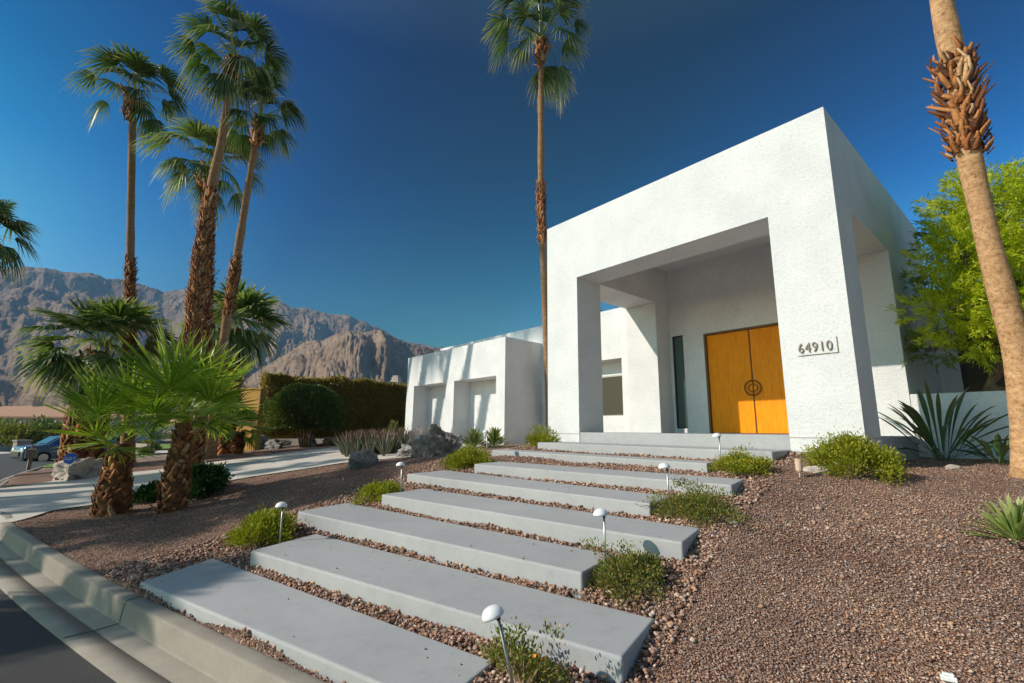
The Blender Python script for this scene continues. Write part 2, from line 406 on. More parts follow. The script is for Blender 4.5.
KERB = [(40, 13.5), (12, 5.45), (6, 3.61), (0, 1.77), (-2.62, .97), (-4.07, .53), (-5.2, .20), (-6.3, -.09), (-7.4, -.36), (-9.25, -.80), (-12, -1.25), (-16, -1.75), (-22.8, -1.95),
        (-30, -1.7), (-38, -.6), (-48, 2), (-60, 6), (-90, 18), (-130, 36)]
KP = np.array(KERB, float)
def kdist(x, y):
    """signed distance to the kerb's back edge, positive on the yard side"""
    x = np.asarray(x, float); y = np.asarray(y, float)
    best = np.full(x.shape, 1e9); sg = np.ones(x.shape)
    for a, b in zip(KP[:-1], KP[1:]):
        d = b-a; L2 = d@d; t = np.clip(((x-a[0])*d[0]+(y-a[1])*d[1])/L2, 0, 1)
        ex = x-(a[0]+t*d[0]); ey = y-(a[1]+t*d[1]); r = np.hypot(ex, ey)
        s = -np.sign(d[0]*ey-d[1]*ex); s[s == 0] = 1
        m = r < best; best = np.where(m, r, best); sg = np.where(m, s, sg)
    return best*sg
def gz(x, y):
    x = np.atleast_1d(np.asarray(x, float)); y = np.atleast_1d(np.asarray(y, float))
    k = kdist(x, y); st = np.clip((-k-.0)/.08, 0, 1)
    return gh(x, y)-.17*st
def gz1(x, y): return float(gz(x, y)[0])
def gp(px, py):
    """where the ray through a pixel meets the ground"""
    r = ray(px, py); lo, hi = .5, None
    t = 1.
    while t < 400:
        p = r*t
        if p[2] < gz1(p[0], p[1]): hi = t; break
        lo = t; t *= 1.04
    if hi is None: return r*200
    for _ in range(18):
        m = (lo+hi)/2; p = r*m
        if p[2] < gz1(p[0], p[1]): hi = m
        else: lo = m
    return r*hi

# ------------------------------------------------------------------ ground sheets
def axis(lo, hi, step, far, k=1.22):
    a = list(np.arange(lo, hi+1e-6, step)); s = step; x = hi
    while x < far: s *= k; x += s; a.append(x)
    s = step; x = lo; pre = []
    while x > -far: s *= k; x -= s; pre.append(x)
    return np.array(pre[::-1]+a)
def in_poly(x, y, poly):
    c = np.zeros(x.shape, bool); n = len(poly)
    for i in range(n):
        (x1, y1), (x2, y2) = poly[i][:2], poly[(i+1) % n][:2]
        hit = ((y1 > y) != (y2 > y)) & (x < (x2-x1)*(y-y1)/((y2-y1) if y2 != y1 else 1e-9)+x1)
        c ^= hit
    return c
xs = axis(-24, 5, .16, 5200); ys = axis(-3, 13, .16, 5200)
xs = np.sort(np.append(xs, xs[(xs > -11.4) & (xs < -.6)]+.08)); ys = np.sort(np.append(ys, ys[(ys > -1.6) & (ys < 7.6)]+.08))
GX, GY = np.meshgrid(xs, ys, indexing='ij')
near = np.clip(1-(np.hypot(GX+3, GY-5)-9)/10, 0, 1)
GZ = gz(GX, GY)+near*(fbm(GX*1.7, GY*1.7, 4, 3)-.5)*.035
def cap_slabs(x, y, z, pad=.09, drop=.035):
    for k, q in SL.items():
        p = np.array(q[:4]); c = p.mean(0); pp = [tuple(v+(v-c)/np.linalg.norm(v-c)*pad) for v in p]
        m = in_poly(x, y, pp); z = np.where(m, np.minimum(z, q[4]-drop), z)
    return z
GZ = cap_slabs(GX, GY, GZ)
# the driveway polygon
DN = [gp(*q) for q in [(9, 524.5), (50, 511.5), (94, 505), (129, 498.5), (165, 492), (200, 486), (252, 477), (300, 470), (343, 463.3)]]
DF = [gp(*q) for q in [(0, 489), (30, 485), (70, 478.5), (115, 474), (158, 470), (205, 463.5), (252, 457.2), (300, 451.3), (343, 446.5)]]
DN = [np.array([-9.5, -.99, 0])]+DN+[np.array([-8.4, 5.0, 0]), np.array([-9.6, 6.4, 0]), np.array([-10.3, 8.7, 0])]
DF = [np.array([-15.9, -1.9, 0])]+DF+[np.array([-18.3, 7.3, 0]), np.array([-18.5, 8.2, 0]), np.array([-18.4, 8.7, 0])]
def resample(P, n):
    P = np.array([p[:2] for p in P]); s = np.append(0, np.cumsum(np.hypot(*np.diff(P, axis=0).T))); s /= s[-1]
    t = np.linspace(0, 1, n); return np.stack([np.interp(t, s, P[:, 0]), np.interp(t, s, P[:, 1])], 1)
dn = resample(DN, 90); df = resample(DF, 90)
DRIVE = [tuple(p) for p in dn]+[tuple(p) for p in df[::-1]]
ind = in_poly(GX, GY, DRIVE); GZ -= ind*.05
def grid_faces(a, b):
    i, j = np.meshgrid(np.arange(a-1), np.arange(b-1), indexing='ij'); i = i.ravel(); j = j.ravel()
    return np.stack([i*b+j, (i+1)*b+j, (i+1)*b+j+1, i*b+j+1], 1)
GF = grid_faces(len(xs), len(ys)); GV = np.stack([GX.ravel(), GY.ravel(), GZ.ravel()], 1)
fc = GV[GF].mean(1)
yard = (fc[:, 0] > -24.5) & (fc[:, 0] < 9) & (fc[:, 1] < 13.5) & (fc[:, 1] > -3) & (kdist(fc[:, 0], fc[:, 1]) > -.4)
g = mesh_np('gravel_yard', GV, GF[yard], M['gravel'], smooth=True); struct(g)
g = mesh_np('desert_ground', GV, GF[~yard], M['ground'], smooth=True); struct(g)
for o in (bpy.data.objects['gravel_yard'], bpy.data.objects['desert_ground']):
    import bmesh
    bm = bmesh.new(); bm.from_mesh(o.data); bmesh.ops.delete(bm, geom=[v for v in bm.verts if not v.link_faces], context='VERTS'); bm.to_mesh(o.data); bm.free()
# driveway
U = np.linspace(0, 1, 14); DV = dn[:, None, :]*(1-U[None, :, None])+df[:, None, :]*U[None, :, None]
dz = gh(DV[..., 0], DV[..., 1])+.012; dz[0] -= .01
struct(mesh_np('driveway', np.stack([DV[..., 0].ravel(), DV[..., 1].ravel(), dz.ravel()], 1), grid_faces(90, 14)[:, ::-1], M['drive'], smooth=True))
# kerb, gutter and street are swept along the kerb line
def kerb_pts(a, b, step=.25):
    s = np.append(0, np.cumsum(np.hypot(*np.diff(KP, axis=0).T)))
    ks = np.arange(s[a], s[b]+1e-6, step); P = np.stack([np.interp(ks, s, KP[:, 0]), np.interp(ks, s, KP[:, 1])], 1)
    w = np.ones(9)/9; Q = P.copy()
    if len(P) > 12:
        for c in (0, 1): Q[4:-4, c] = np.convolve(P[:, c], w, 'valid')
    T = np.gradient(Q, axis=0); T /= np.hypot(*T.T)[:, None]
    return Q, np.stack([-T[:, 1], T[:, 0]], 1)     # normal points to the street
def sweep(name, Q, Nn, prof, mat, zf, smooth=False):
    V = []; m = len(prof)
    for q, n in zip(Q, Nn):
        z = zf(q)
        for o_, h_ in prof: V.append((q[0]+n[0]*o_, q[1]+n[1]*o_, z+h_))
    Fc = []
    for i in range(len(Q)-1):
        for j in range(m-1): Fc.append((i*m+j, i*m+j+1, (i+1)*m+j+1, (i+1)*m+j))
    return mesh_np(name, V, Fc, mat, smooth=smooth)
def zsm(q): return float(gh(q[0], q[1]))
CPF = [(-.03, -.25), (-.02, .0), (.0, .012), (.02, .014), (.088, .012), (.100, .006), (.106, -.008), (.120, -.118), (.124, -.132), (.128, -.134), (.255, -.137), (.258, -.145), (.262, -.145), (.265, -.137), (.42, -.132), (.43, -.25)]
L_ = np.append(0, np.cumsum(np.hypot(*np.diff(KP, axis=0).T)))
def seg_between(s0, s1, name, joint=3.05):
    step = .1 if s1-s0 < 20 else .6
    ks = np.arange(s0, s1, step); Q = np.stack([np.interp(ks, L_, KP[:, 0]), np.interp(ks, L_, KP[:, 1])], 1)
    k = 15 if step < .2 else 5; h = k//2; R = Q.copy()
    for c in (0, 1): R[h:-h, c] = np.convolve(Q[:, c], np.ones(k)/k, 'valid')
    T = np.gradient(R, axis=0); T /= np.hypot(*T.T)[:, None]; Nn = np.stack([T[:, 1], -T[:, 0]], 1)
    side = kdist(R[:, 0]+Nn[:, 0]*.3, R[:, 1]+Nn[:, 1]*.3); 
    if np.median(side) > 0: Nn = -Nn
    return R, Nn
R1, N1 = seg_between(L_[1], L_[9]+.45, 'curb')
# joints: thin dark gaps every three metres, made by leaving 8 mm open between castings
def smooth_z(R):
    z0 = gh(R[:, 0], R[:, 1]); k = min(61, len(z0)//2*2-1); w_ = np.hanning(k); return np.convolve(np.pad(z0, k//2, 'edge'), w_/w_.sum(), 'valid')
def curb_run(R, Nn, name, CPF=CPF):
    V = []; Fc = []; m = len(CPF); z0 = smooth_z(R)
    for i, (q, n) in enumerate(zip(R, Nn)):
        for o_, h_ in CPF: V.append((q[0]+n[0]*o_, q[1]+n[1]*o_, z0[i]+h_))
    for i in range(len(R)-1):
        for j in range(m-1): Fc.append((i*m+j, i*m+j+1, (i+1)*m+j+1, (i+1)*m+j))
    return mesh_np(name, V, Fc, M['curb'], smooth=False)
o = curb_run(R1, N1, 'curb'); struct(o)
RA, NA = seg_between(L_[9]+.3, L_[11]+.4, 'curb'); struct(curb_run(RA, NA, 'driveway_apron', [(-.2, -.25), (-.18, .010), (.0, .012), (.05, -.01), (.128, -.10), (.255, -.137), (.258, -.145), (.262, -.145), (.265, -.137), (.42, -.132), (.43, -.25)]))
R2, N2 = seg_between(L_[11]+.2, L_[18], 'curb'); struct(curb_run(R2, N2, 'curb'))
# dark joint lines in the near kerb
jm = MB()
cs = np.append(0, np.cumsum(np.hypot(*np.diff(R1, axis=0).T)))
def curb_at(x):       # index nearest to world x
    return int(np.argmin(abs(R1[:, 0]-x)))
for x in (6, 3.2, .4, -2.45, -4.55, -7.3):
    i = curb_at(x); q, n = R1[i], N1[i]; t = np.array([-n[1], n[0]]); z = float(smooth_z(R1)[i])
    a = 0.006
    for (o0, h0), (o1, h1) in zip(CPF[1:-2], CPF[2:-1]):
        P = []
        for o_, h_, s_ in ((o0, h0, -a), (o1, h1, -a), (o1, h1, a), (o0, h0, a)):
            P.append((q[0]+n[0]*(o_+.001)+t[0]*s_, q[1]+n[1]*(o_+.001)+t[1]*s_, z+h_+.0025))
        jm.add(P, [(0, 1, 2, 3)])
jm.build('curb_joints', M['darkframe'])['kind'] = 'structure'
RS, NS = seg_between(L_[1], L_[18], 'street')
offs = np.array([.42, 1.5, 2.5, 4, 6, 8, 10.5])
SV = RS[:, None, :]+NS[:, None, :]*offs[None, :, None]
sz = smooth_z(RS)[:, None]-.134+np.array([.0, .02, .04, .06, .06, .05, .02])[None, :]
# keep the terrain beneath the street sheet
struct(mesh_np('street', np.stack([SV[..., 0].ravel(), SV[..., 1].ravel(), sz.ravel()], 1), grid_faces(len(RS), len(offs)), M['asphalt'], smooth=True))
for nm in ('desert_ground', 'gravel_yard'):
    me = bpy.data.objects[nm].data; co = np.empty(len(me.vertices)*3, np.float32); me.vertices.foreach_get('co', co); co = co.reshape(-1, 3)
    k = kdist(co[:, 0], co[:, 1]); m = (k < -.1) & (k > -11) & (np.hypot(co[:, 0], co[:, 1]) < 130); co[m, 2] -= .12
    me.vertices.foreach_set('co', co.ravel()); me.update()

# ------------------------------------------------------------------ mountains
def mountains():
    azd = np.array([-150, -125, -110, -98.6, -95.9, -93, -90.1, -87.3, -84.5, -79.7, -74.7, -69.2, -66, -63.3, -58.5, -52, -40, -20, 10])
    tn = np.array([.16, .20, .22, .226, .240, .243, .241, .235, .250, .247, .236, .228, .210, .186, .172, .12, .06, .04, .03])
    azf = np.array([-150, -110, -98, -90, -84, -79, -74, -69, -65.5, -62, -58.5, -50, -40, -20, 10])
    tf = np.array([.06, .07, .075, .08, .085, .10, .165, .198, .203, .180, .166, .11, .05, .03, .02])
    az = np.radians(np.linspace(-125, -45, 1300)); u = np.linspace(0, 1, 420)
    A, Ux = np.meshgrid(az, u, indexing='ij')
    Rr = 420+Ux*2500
    X = Rr*np.sin(A); Y = Rr*np.cos(A)
    T = np.interp(np.degrees(A), azd, tn); Tf = np.interp(np.degrees(A), azf, tf)
    rF = 1250.
    sm = lambda e: e*e*(3-2*e)
    def billow(x, y, o, seed):
        t = 0; a = 1; q = 0
        for k in range(o):
            t = t+a*np.abs(2*vnoise(x*2**k+k*3.3, y*2**k, seed+k*13)-1)**.9; q += a; a *= .56
        return t/q
    wx = 70*(fbm(X/420, Y/420, 3, 41)-.5); Ar = A*1500+wx; 
    n1 = billow(Ar/300+3, (Rr+wx)/1000+9, 8, 5); n2 = billow(Ar/80, (Rr+wx)/260, 6, 11); n3 = fbm(X/700, Y/700, 4, 2)
    rF = 1250.
    bf = np.where(Rr < rF, sm(np.clip((Rr-470)/(rF-470), 0, 1))**.9, 1-.45*sm(np.clip((Rr-rF)/500, 0, 1)))
    hf = Tf*rF*bf*(1-(1.0-.84*np.clip(1.1-abs(Rr-rF)/450, 0, 1))*(.75-n1)-(.16-.10*np.clip(1.1-abs(Rr-rF)/450, 0, 1))*(.6-n2))
    rB = 2550.
    bb = np.clip((Rr-800)/(rB-800), 0, 1); bb = np.where(Rr < rB, bb**1.05, 1-.6*sm(np.clip((Rr-rB)/400, 0, 1)))
    hb = T*rB*bb*(1-(1.2-1.06*np.clip(bb*1.4-.35, 0, 1))*(.75-n1)-(.30-.25*np.clip(bb*1.4-.35, 0, 1))*(.6-n2))*(.92+.16*n3)
    # scale each azimuth so that its highest angle is the photographed skyline
    def fit(h, t):
        k = (h/Rr).max(1, keepdims=True)
        kk = np.convolve(np.pad(k[:, 0], 30, 'edge'), np.ones(61)/61, 'valid')[:, None]
        return h*(t/np.maximum(kk, 1e-6))
    hb = fit(hb, T); hf = fit(hf, Tf)
    d = 18.; H = np.logaddexp(hf/d, hb/d)*d-d*math.log(2)*np.exp(-(np.maximum(hf, hb))/40)
    n4 = ridged(X/46, Y/46, 5, 77)
    Z = H-4+(6*(n2-.4)+6*(n4-.35))*np.clip((Rr-450)/300, 0, 1)*np.clip(Rr/1800, .35, 1)
    o = mesh_np('mountains', np.stack([X.ravel(), Y.ravel(), Z.ravel()], 1), grid_faces(1300, 420), M['mountain'], smooth=True); struct(o)
mountains()

# ------------------------------------------------------------------ house
house = thing('white_house', 'flat roofed white stucco house with tall square entrance portico above the steps', 'house', (-4.3, 8.8, -.3))
FL = -.035
b = MB()
# portico: piers, headers, side walls; butted end to end
x0, x1, x2, x3 = -7.05, -6.19, -2.46, -1.62
t0, yi, s0, s1, yb = 7.0, 7.66, 7.74, 9.85, 10.44
zb, zo, zt = -.245, 3.11, 4.45
b.box(x0, x1, t0, s0, zb, zo); b.box(x2, x3, t0, s0, zb, zo)
b.box(x0, x1, s1, yb+.3, zb, zo); b.box(x2, x3, s1, 13.2, zb, zo)
b.box(x0, x1, t0, yb+.3, zo, zt); b.box(x2, x3, t0, 13.2, zo, zt)
b.box(x1, x2, t0, yi, zo, zt)
b.box(x1, x2, yi, yb, 4.04, zt)
# back wall around the doors and the sidelight
dx0, dx1, dz1 = -5.32, -3.30, 2.27
b.box(x1, -6.13, yb, yb+.3, FL, zt); b.box(-6.13, -5.84, yb, yb+.3, 2.32, zt); b.box(-6.13, -5.84, yb, yb+.3, FL, .07)
b.box(-5.84, dx0, yb, yb+.3, FL, zt); b.box(dx0, dx1, yb, yb+.3, dz1, zt)
b.box(dx1, -2.78, yb, yb+.3, FL, zt); b.box(-2.78, -2.5, yb, yb+.3, 2.32, zt); b.box(-2.78, -2.5, yb, yb+.3, FL, .07); b.box(-2.5, x2, yb, yb+.3, FL, zt)
b.box(x1, x2, yb+.3, 13.2, 4.2, zt)
b.build('wall', M['stucco'], house)
b = MB()   # screed line and footing
b.box(x0-.012, x1-.1, t0-.012, t0+.3, -.62, -.25); b.build('footing', M['footing'], house); b = MB(); b.box(x2+.004, x3+.012, t0-.012, 13.2, -.62, -.25)
b.build('footing', M['footing'], house)
b = MB(); b.box(x0-.006, x1, t0-.006, t0+.02, -.068, -.056); b.build('screed_trim', M['greywall'], house); b = MB(); b.box(x2, x3+.006, t0-.006, t0+.02, -.068, -.056); b.box(x3-.02, x3+.006, t0+.02, s0, -.068, -.056)
b.build('screed_trim', M['greywall'], house)
# landing slab with its small nosing
b = MB(); b.box(x1+.003, x2-.003, 7.012, 10.43, -.62, FL); b.box(x2-.003, x3+.02, s0+.004, s1-.004, -.62, FL-.002); b.box(x0-.02, x1+.003, s0+.004, s1-.004, -.62, FL-.002)
b.build('landing', M['slab'], house, bevel=.012)
# main front wall west of the portico, with a recessed window
b = MB(); W0, W1 = -10.78, x0
wx0, wx1, wz0, wz1 = -9.75, -7.67, .40, 1.96
b.box(W0, wx0, yb, yb+.6, -.6, 3.37); b.box(wx1, W1, yb, yb+.6, -.6, 3.37); b.box(wx0, wx1, yb, yb+.6, -.6, wz0); b.box(wx0, wx1, yb, yb+.6, wz1, 3.37)
b.box(wx0, wx1, yb+.5, yb+.6, 1.56, wz1)
b.box(-17.0, W0, yb, yb+.3, 2.6, 3.37)
b.box(-17.0, W1, yb+.6, 13.2, 3.0, 3.2)
b.build('wall', M['stucco'], house)
wn = MB(); wn.box(wx0, wx1, yb+.42, yb+.47, wz0, wz0+.04); wn.box(wx0, wx1, yb+.42, yb+.47, 1.52, 1.56); wn.box(wx0, wx0+.04, yb+.42, yb+.47, wz0+.04, 1.52)
wn.box(wx1-.04, wx1, yb+.42, yb+.47, wz0+.04, 1.52); wn.box(-7.93, -7.89, yb+.42, yb+.47, wz0+.04, 1.52)
win = wn.build('window', M['steel'], house)
pn = MB(); pn.box(wx0+.04, -7.93, yb+.435, yb+.45, wz0+.04, 1.52); pn.build('pane', M['window'], win)
pn = MB(); pn.box(-7.89, wx1-.04, yb+.435, yb+.45, wz0+.04, 1.52); pn.build('pane', M['window'], win)
# garage block with two deep bays
b = MB(); gx0, gx1, gy, gzt = -16.9, -10.78, 8.9, 2.79
bays = [(-16.32, -14.05), (-13.52, -11.2)]; bz = 1.63; gd = gy+.68
zbm = -.75
b.box(gx0, bays[0][0], gy, gd, zbm, gzt); b.box(bays[0][1], bays[1][0], gy, gd, zbm, gzt); b.box(bays[1][1], gx1, gy, gd, zbm, gzt)
for p, q in bays: b.box(p, q, gy, gd, bz, gzt)
b.box(gx0, gx1, gd+.06, 14.5, zbm, gzt-.02)
b.box(gx0, gx0+.3, gd, gd+.06, zbm, gzt); b.box(gx1-.3, gx1, gd, gd+.06, zbm, gzt); b.box(gx0+.3, gx1-.3, gd, gd+.06, bz+.004, gzt)
b.build('wall', M['stucco'], house)
for p, q in bays:
    d = MB(); d.box(p+.004, q-.004, gd+.001, gd+.055, zbm, bz)
    for i in range(1, 5): d.box(p+.004, q-.004, gd-.006, gd+.001, zbm+i*.46, zbm+i*.46+.43)
    d.build('garage_door', M['stucco'], house)
# east wing behind the retaining wall
b = MB()
b.box(x3, 1.0, 13.2, 13.5, -.5, .35); b.box(x3, 7, 13.2, 13.5, 2.55, 3.05); b.box(x3, -1.3, 13.2, 13.5, .35, 2.55); b.box(1.0, 7, 13.2, 13.5, -.5, .35)
b.build('wall', M['stucco'], house)
ew = MB(); ew.box(-1.3, 7, 13.27, 13.37, .35, .40); eo = ew.build('window', M['darkframe'], house)
for xx in (-1.3, -.42, 1.6, 3.6, 5.6):
    ew = MB(); ew.box(xx, xx+.07, 13.28, 13.36, .40, 2.55); ew.build('mullion', M['darkframe'], eo)
pn = MB(); pn.box(-1.23, 6.9, 13.31, 13.33, .35, 2.55); pn.build('pane', M['window'], eo)
# double door
def door_leaf(xa, xb, hx):
    d = MB(); d.box(xa, xb, yb+.06, yb+.12, FL+.015, dz1-.05)
    o = d.build('door_leaf', M['wood'], house, bevel=.006)
    r = MB(); n = 26
    sgn = -1 if hx < 0 else 1
    cx, cz = -4.31, .94
    path = [(cx+sgn*(.012+.155*math.sin(a)), yb+.025, cz+.155*math.cos(a)) for a in np.linspace(0, pi, n)]
    r.tube([(path[0][0], yb+.06, path[0][2])]+path+[(path[-1][0], yb+.06, path[-1][2])], .017, 8)
    # carved plate behind the pull
    path2 = [(cx+sgn*(.02+.075*math.sin(a)), yb+.05, cz+.075*math.cos(a)) for a in np.linspace(0, pi, n)]
    r.tube(path2, .012, 6)
    r.build('handle', M['bronze'], o, smooth=True)
    for rad in (.27, .36):
        w = MB(); pth = [(cx+sgn*(.012+rad*math.sin(a)), yb+.06, cz+rad*math.cos(a)) for a in np.linspace(.02, pi-.02, 40)]
        w.tube(pth, .006, 6); w.build('carved_ring', M['wood'], o, smooth=True)
door_leaf(dx0+.05, -4.325, -1); door_leaf(-4.295, dx1-.05, 1)
f = MB(); f.box(dx0, dx0+.045, yb+.0, yb+.2, FL, dz1); f.box(dx1-.045, dx1, yb+.0, yb+.2, FL, dz1); f.box(dx0+.045, dx1-.045, yb, yb+.2, dz1-.045, dz1)
f.box(-4.325, -4.295, yb+.085, yb+.11, FL, dz1-.045); f.box(dx0, dx1, yb+.02, yb+.2, FL, FL+.014)
f.build('door_frame', M['brownframe'], house)
for p, q in ((-6.13, -5.84), (-2.78, -2.5)):
    f = MB(); f.box(p, p+.03, yb+.02, yb+.1, .07, 2.32); f.box(q-.03, q, yb+.02, yb+.1, .07, 2.32); f.box(p+.03, q-.03, yb+.02, yb+.1, 2.29, 2.32); f.box(p+.03, q-.03, yb+.02, yb+.1, .07, .10)
    so = f.build('sidelight', M['darkframe'], house)
    f = MB(); f.box(p+.03, q-.03, yb+.05, yb+.065, .10, 2.29); f.build('pane', M['sidelight'], so)
# ceiling light
f = MB(); c = np.array([-4.27, 8.4, 4.04]); f.tube([c-(0, 0, .02), c], [.07, .08], 20); f.build('ceiling_light', M['darkframe'], house, smooth=False)
# house number
def text_mesh(name, body, size, loc, rot, mat, parent, ext=.006, sx=1., off=0.):
    cu = bpy.data.curves.new(name, 'FONT'); cu.body = body; cu.size = size; cu.extrude = ext; cu.offset = off; cu.space_character = 1.12
    ob = bpy.data.objects.new(name, cu); COL.objects.link(ob); bpy.context.view_layer.update()
    me = bpy.data.meshes.new_from_object(ob.evaluated_get(bpy.context.evaluated_depsgraph_get())); bpy.data.objects.remove(ob)
    me.materials.clear(); me.materials.append(mat)
    o = bpy.data.objects.new(name, me); COL.objects.link(o); me.transform(Matrix.LocRotScale(Vector(loc), Matrix.Rotation(rot[2], 3, 'Z')@Matrix.Rotation(rot[0], 3, 'X'), Vector((sx, 1, 1))))
    if parent is not None: o.parent = parent
    return o
text_mesh('house_number', '64910', .185, (-2.245, 6.985, 1.055), (pi/2, 0, 0), M['number'], house, .006, .80, -.0012)
f = MB(); f.box(-2.25, -1.785, 6.988, 6.997, 1.012, 1.02); f.box(-1.793, -1.785, 6.988, 6.997, 1.02, 1.22); f.build('number_trim', M['number'], house)
adopt(house)

# retaining wall east of the portico
rw = MB(); rw.box(x3+.003, 7, 9.862, 10.06, -.7, .63)
o = rw.build('retaining_wall', M['stucco'], bevel=.01)
tag(o, 'low white stucco retaining wall behind the strap leaved plant', 'wall')

# ------------------------------------------------------------------ entrance slabs
SLAB_LABEL = {1: 'lowest long concrete slab next to the curb', 2: 'wide concrete slab, second up from the curb, with lamp beside it',
              3: 'long concrete slab, third up from the curb, with shaded left end', 4: 'long concrete slab, fourth up from the curb, oval lamp shadow on its front',
              5: 'concrete slab in the middle of the flight, fifth up from the curb', 6: 'concrete slab, sixth up, between the bushy yellow flowers and middle lamp',
              7: 'shorter concrete slab, second below the landing', 8: 'topmost concrete slab directly below the landing'}
for k, (a, b_, c, d, z) in SL.items():
    m = MB(); lo = min(z-.32, -.2+z)
    m.prism([a, b_, c, d], lo, z)
    o = m.build('concrete_slab', M['slab'], bevel=.016, seg=3); tag(o, SLAB_LABEL[k], 'step', 'concrete slabs of the entrance walk')

# ------------------------------------------------------------------ loose gravel
def icos(sub=0):
    t = (1+5**.5)/2
    v = np.array([(-1, t, 0), (1, t, 0), (-1, -t, 0), (1, -t, 0), (0, -1, t), (0, 1, t), (0, -1, -t), (0, 1, -t), (t, 0, -1), (t, 0, 1), (-t, 0, -1), (-t, 0, 1)], float)
    f = np.array([(0, 11, 5), (0, 5, 1), (0, 1, 7), (0, 7, 10), (0, 10, 11), (1, 5, 9), (5, 11, 4), (11, 10, 2), (10, 7, 6), (7, 1, 8), (3, 9, 4), (3, 4, 2), (3, 2, 6), (3, 6, 8), (3, 8, 9), (4, 9, 5), (2, 4, 11), (6, 2, 10), (8, 6, 7), (9, 8, 1)])
    return v/np.linalg.norm(v[0]), f
IV, IF = icos()
OV = np.array([(1, 0, 0), (-1, 0, 0), (0, 1, 0), (0, -1, 0), (0, 0, 1), (0, 0, -1)], float); OF = np.array([(0, 2, 4), (2, 1, 4), (1, 3, 4), (3, 0, 4), (2, 0, 5), (1, 2, 5), (3, 1, 5), (0, 3, 5)])
def stones(name, P, size, label, base=(IV, IF), sink=.25):
    n = len(P); V0, F0 = base
    var = np.array([V0*(1+.55*(rng.random((len(V0), 1))-.5)) for _ in range(24)])
    V = var[rng.integers(0, 24, n)]
    sc = size[:, None]*np.stack([.8+.5*rng.random(n), .6+.4*rng.random(n), .45+.3*rng.random(n)], 1)
    V = V*sc[:, None, :]
    a = rng.random(n)*2*pi; t = (rng.random(n)-.5)*1.2; ca, sa, ct, st = np.cos(a), np.sin(a), np.cos(t), np.sin(t)
    x, y, z = V[..., 0], V[..., 1], V[..., 2]
    x, z = x*ct[:, None]-z*st[:, None], x*st[:, None]+z*ct[:, None]
    x, y = x*ca[:, None]-y*sa[:, None], x*sa[:, None]+y*ca[:, None]
    V = np.stack([x, y, z+(sc[:, 2]*(1-sink))[:, None]], -1)+P[:, None, :]
    Fq = (F0[None]+np.arange(n)[:, None, None]*len(V0)).reshape(-1, 3)
    o = mesh_np(name, V.reshape(-1, 3), Fq, M['stone'])
    o['kind'] = 'stuff'; o['label'] = label; o['category'] = 'gravel'
    return o
def slab_mask(x, y, pad=0.):
    m = np.zeros(x.shape, bool)
    for k, q in SL.items():
        p = np.array(q[:4]); c = p.mean(0); 
        pp = [tuple(v+(v-c)/np.linalg.norm(v-c)*pad) for v in p]
        m |= in_poly(x, y, pp)
    m |= (x > x0-.0) & (x < x3+.02) & (y > 6.99) & (y < 14)
    return m
corr = [(-5.6, .1), (-2.75, .98), (-1.75, 1.3), (-1.42, 2.0), (-1.75, 3.4), (-2.0, 4.8), (-2.2, 6.2), (-2.3, 6.98), (-7.0, 6.98), (-7.5, 6.4), (-7.6, 5.2), (-6.7, 3.2), (-6.2, 1.6)]
n = 95000; x = -7.7+6.8*rng.random(n); y = .05+7*rng.random(n)
fr = np.clip(1.25-np.hypot(x+2, y-1)/9, .35, 1)
ok = in_poly(x, y, corr) & ~slab_mask(x, y, -.005) & (kdist(x, y) > .02) & (rng.random(n) < fr); x, y = x[ok], y[ok]
z = cap_slabs(x, y, gz(x, y), .04, .012)+.022*rng.random(len(x))-.006
stones('cobbles', np.stack([x, y, z], 1), .008+.012*rng.random(len(x))**1.5, 'rounded brown cobbles filling the gaps around the steps')
k_ = []
for kk, q in SL.items():
    a_, b_, c_, d_ = [np.array(p) for p in q[:4]]
    for _ in range(16):
        u_, v_ = rng.random(), rng.random(); v_ = v_**2*.5 if rng.random() < .5 else 1-v_**2*.5
        p_ = (a_*(1-u_)+b_*u_)*(1-v_)+(d_*(1-u_)+c_*u_)*v_; k_.append((p_[0], p_[1], q[4]))
k_ = np.array(k_); k_ = k_[[bool(slab_mask(p[:1], p[1:2], -.03)[0]) for p in k_]]
stones('scattered_pebbles', k_, .0035+.005*rng.random(len(k_)), 'few stray pebbles lying on the concrete slabs', sink=.0)
# fine gravel over the beds, thinning with distance
n = 1250000
x = -13+15.5*rng.random(n); y = -1.4+11.4*rng.random(n); r = np.hypot(x, y)
dens = np.clip((3.4/np.maximum(r, 1))**1.8, .08, 1)
# only what lies in view
vx = np.stack([x, y, np.full(n, -.9)], 1)@RC
infr = (-vx[:, 2] > .3) & (abs(vx[:, 0]/-vx[:, 2]) < 1.16) 
ok = infr & (rng.random(n) < dens) & ~slab_mask(x, y, .0) & (kdist(x, y) > .01) & ~in_poly(x, y, DRIVE) & ~((y > 9.9) & (x > -2)) & ~((x < -10.7) & (y > 8.85))
x, y, r = x[ok], y[ok], r[ok]
s = (.0026+.0052*rng.random(len(x))**2.6)*np.clip(r/3.4, 1, 1.35); big = rng.random(len(x)) < .004; s = np.where(big, s*2.6, s)
z = gz(x, y)+near.mean()*0+.004
farm = r > 6
zz = z+(fbm(x*1.7, y*1.7, 4, 3)-.5)*.035
stones('loose_gravel', np.stack([x, y, zz], 1)[~farm], s[~farm], 'fine reddish brown gravel covering the beds beside the steps')
stones('loose_gravel', np.stack([x, y, zz], 1)[farm], s[farm], 'fine reddish brown gravel covering the beds beside the steps', (OV, OF))

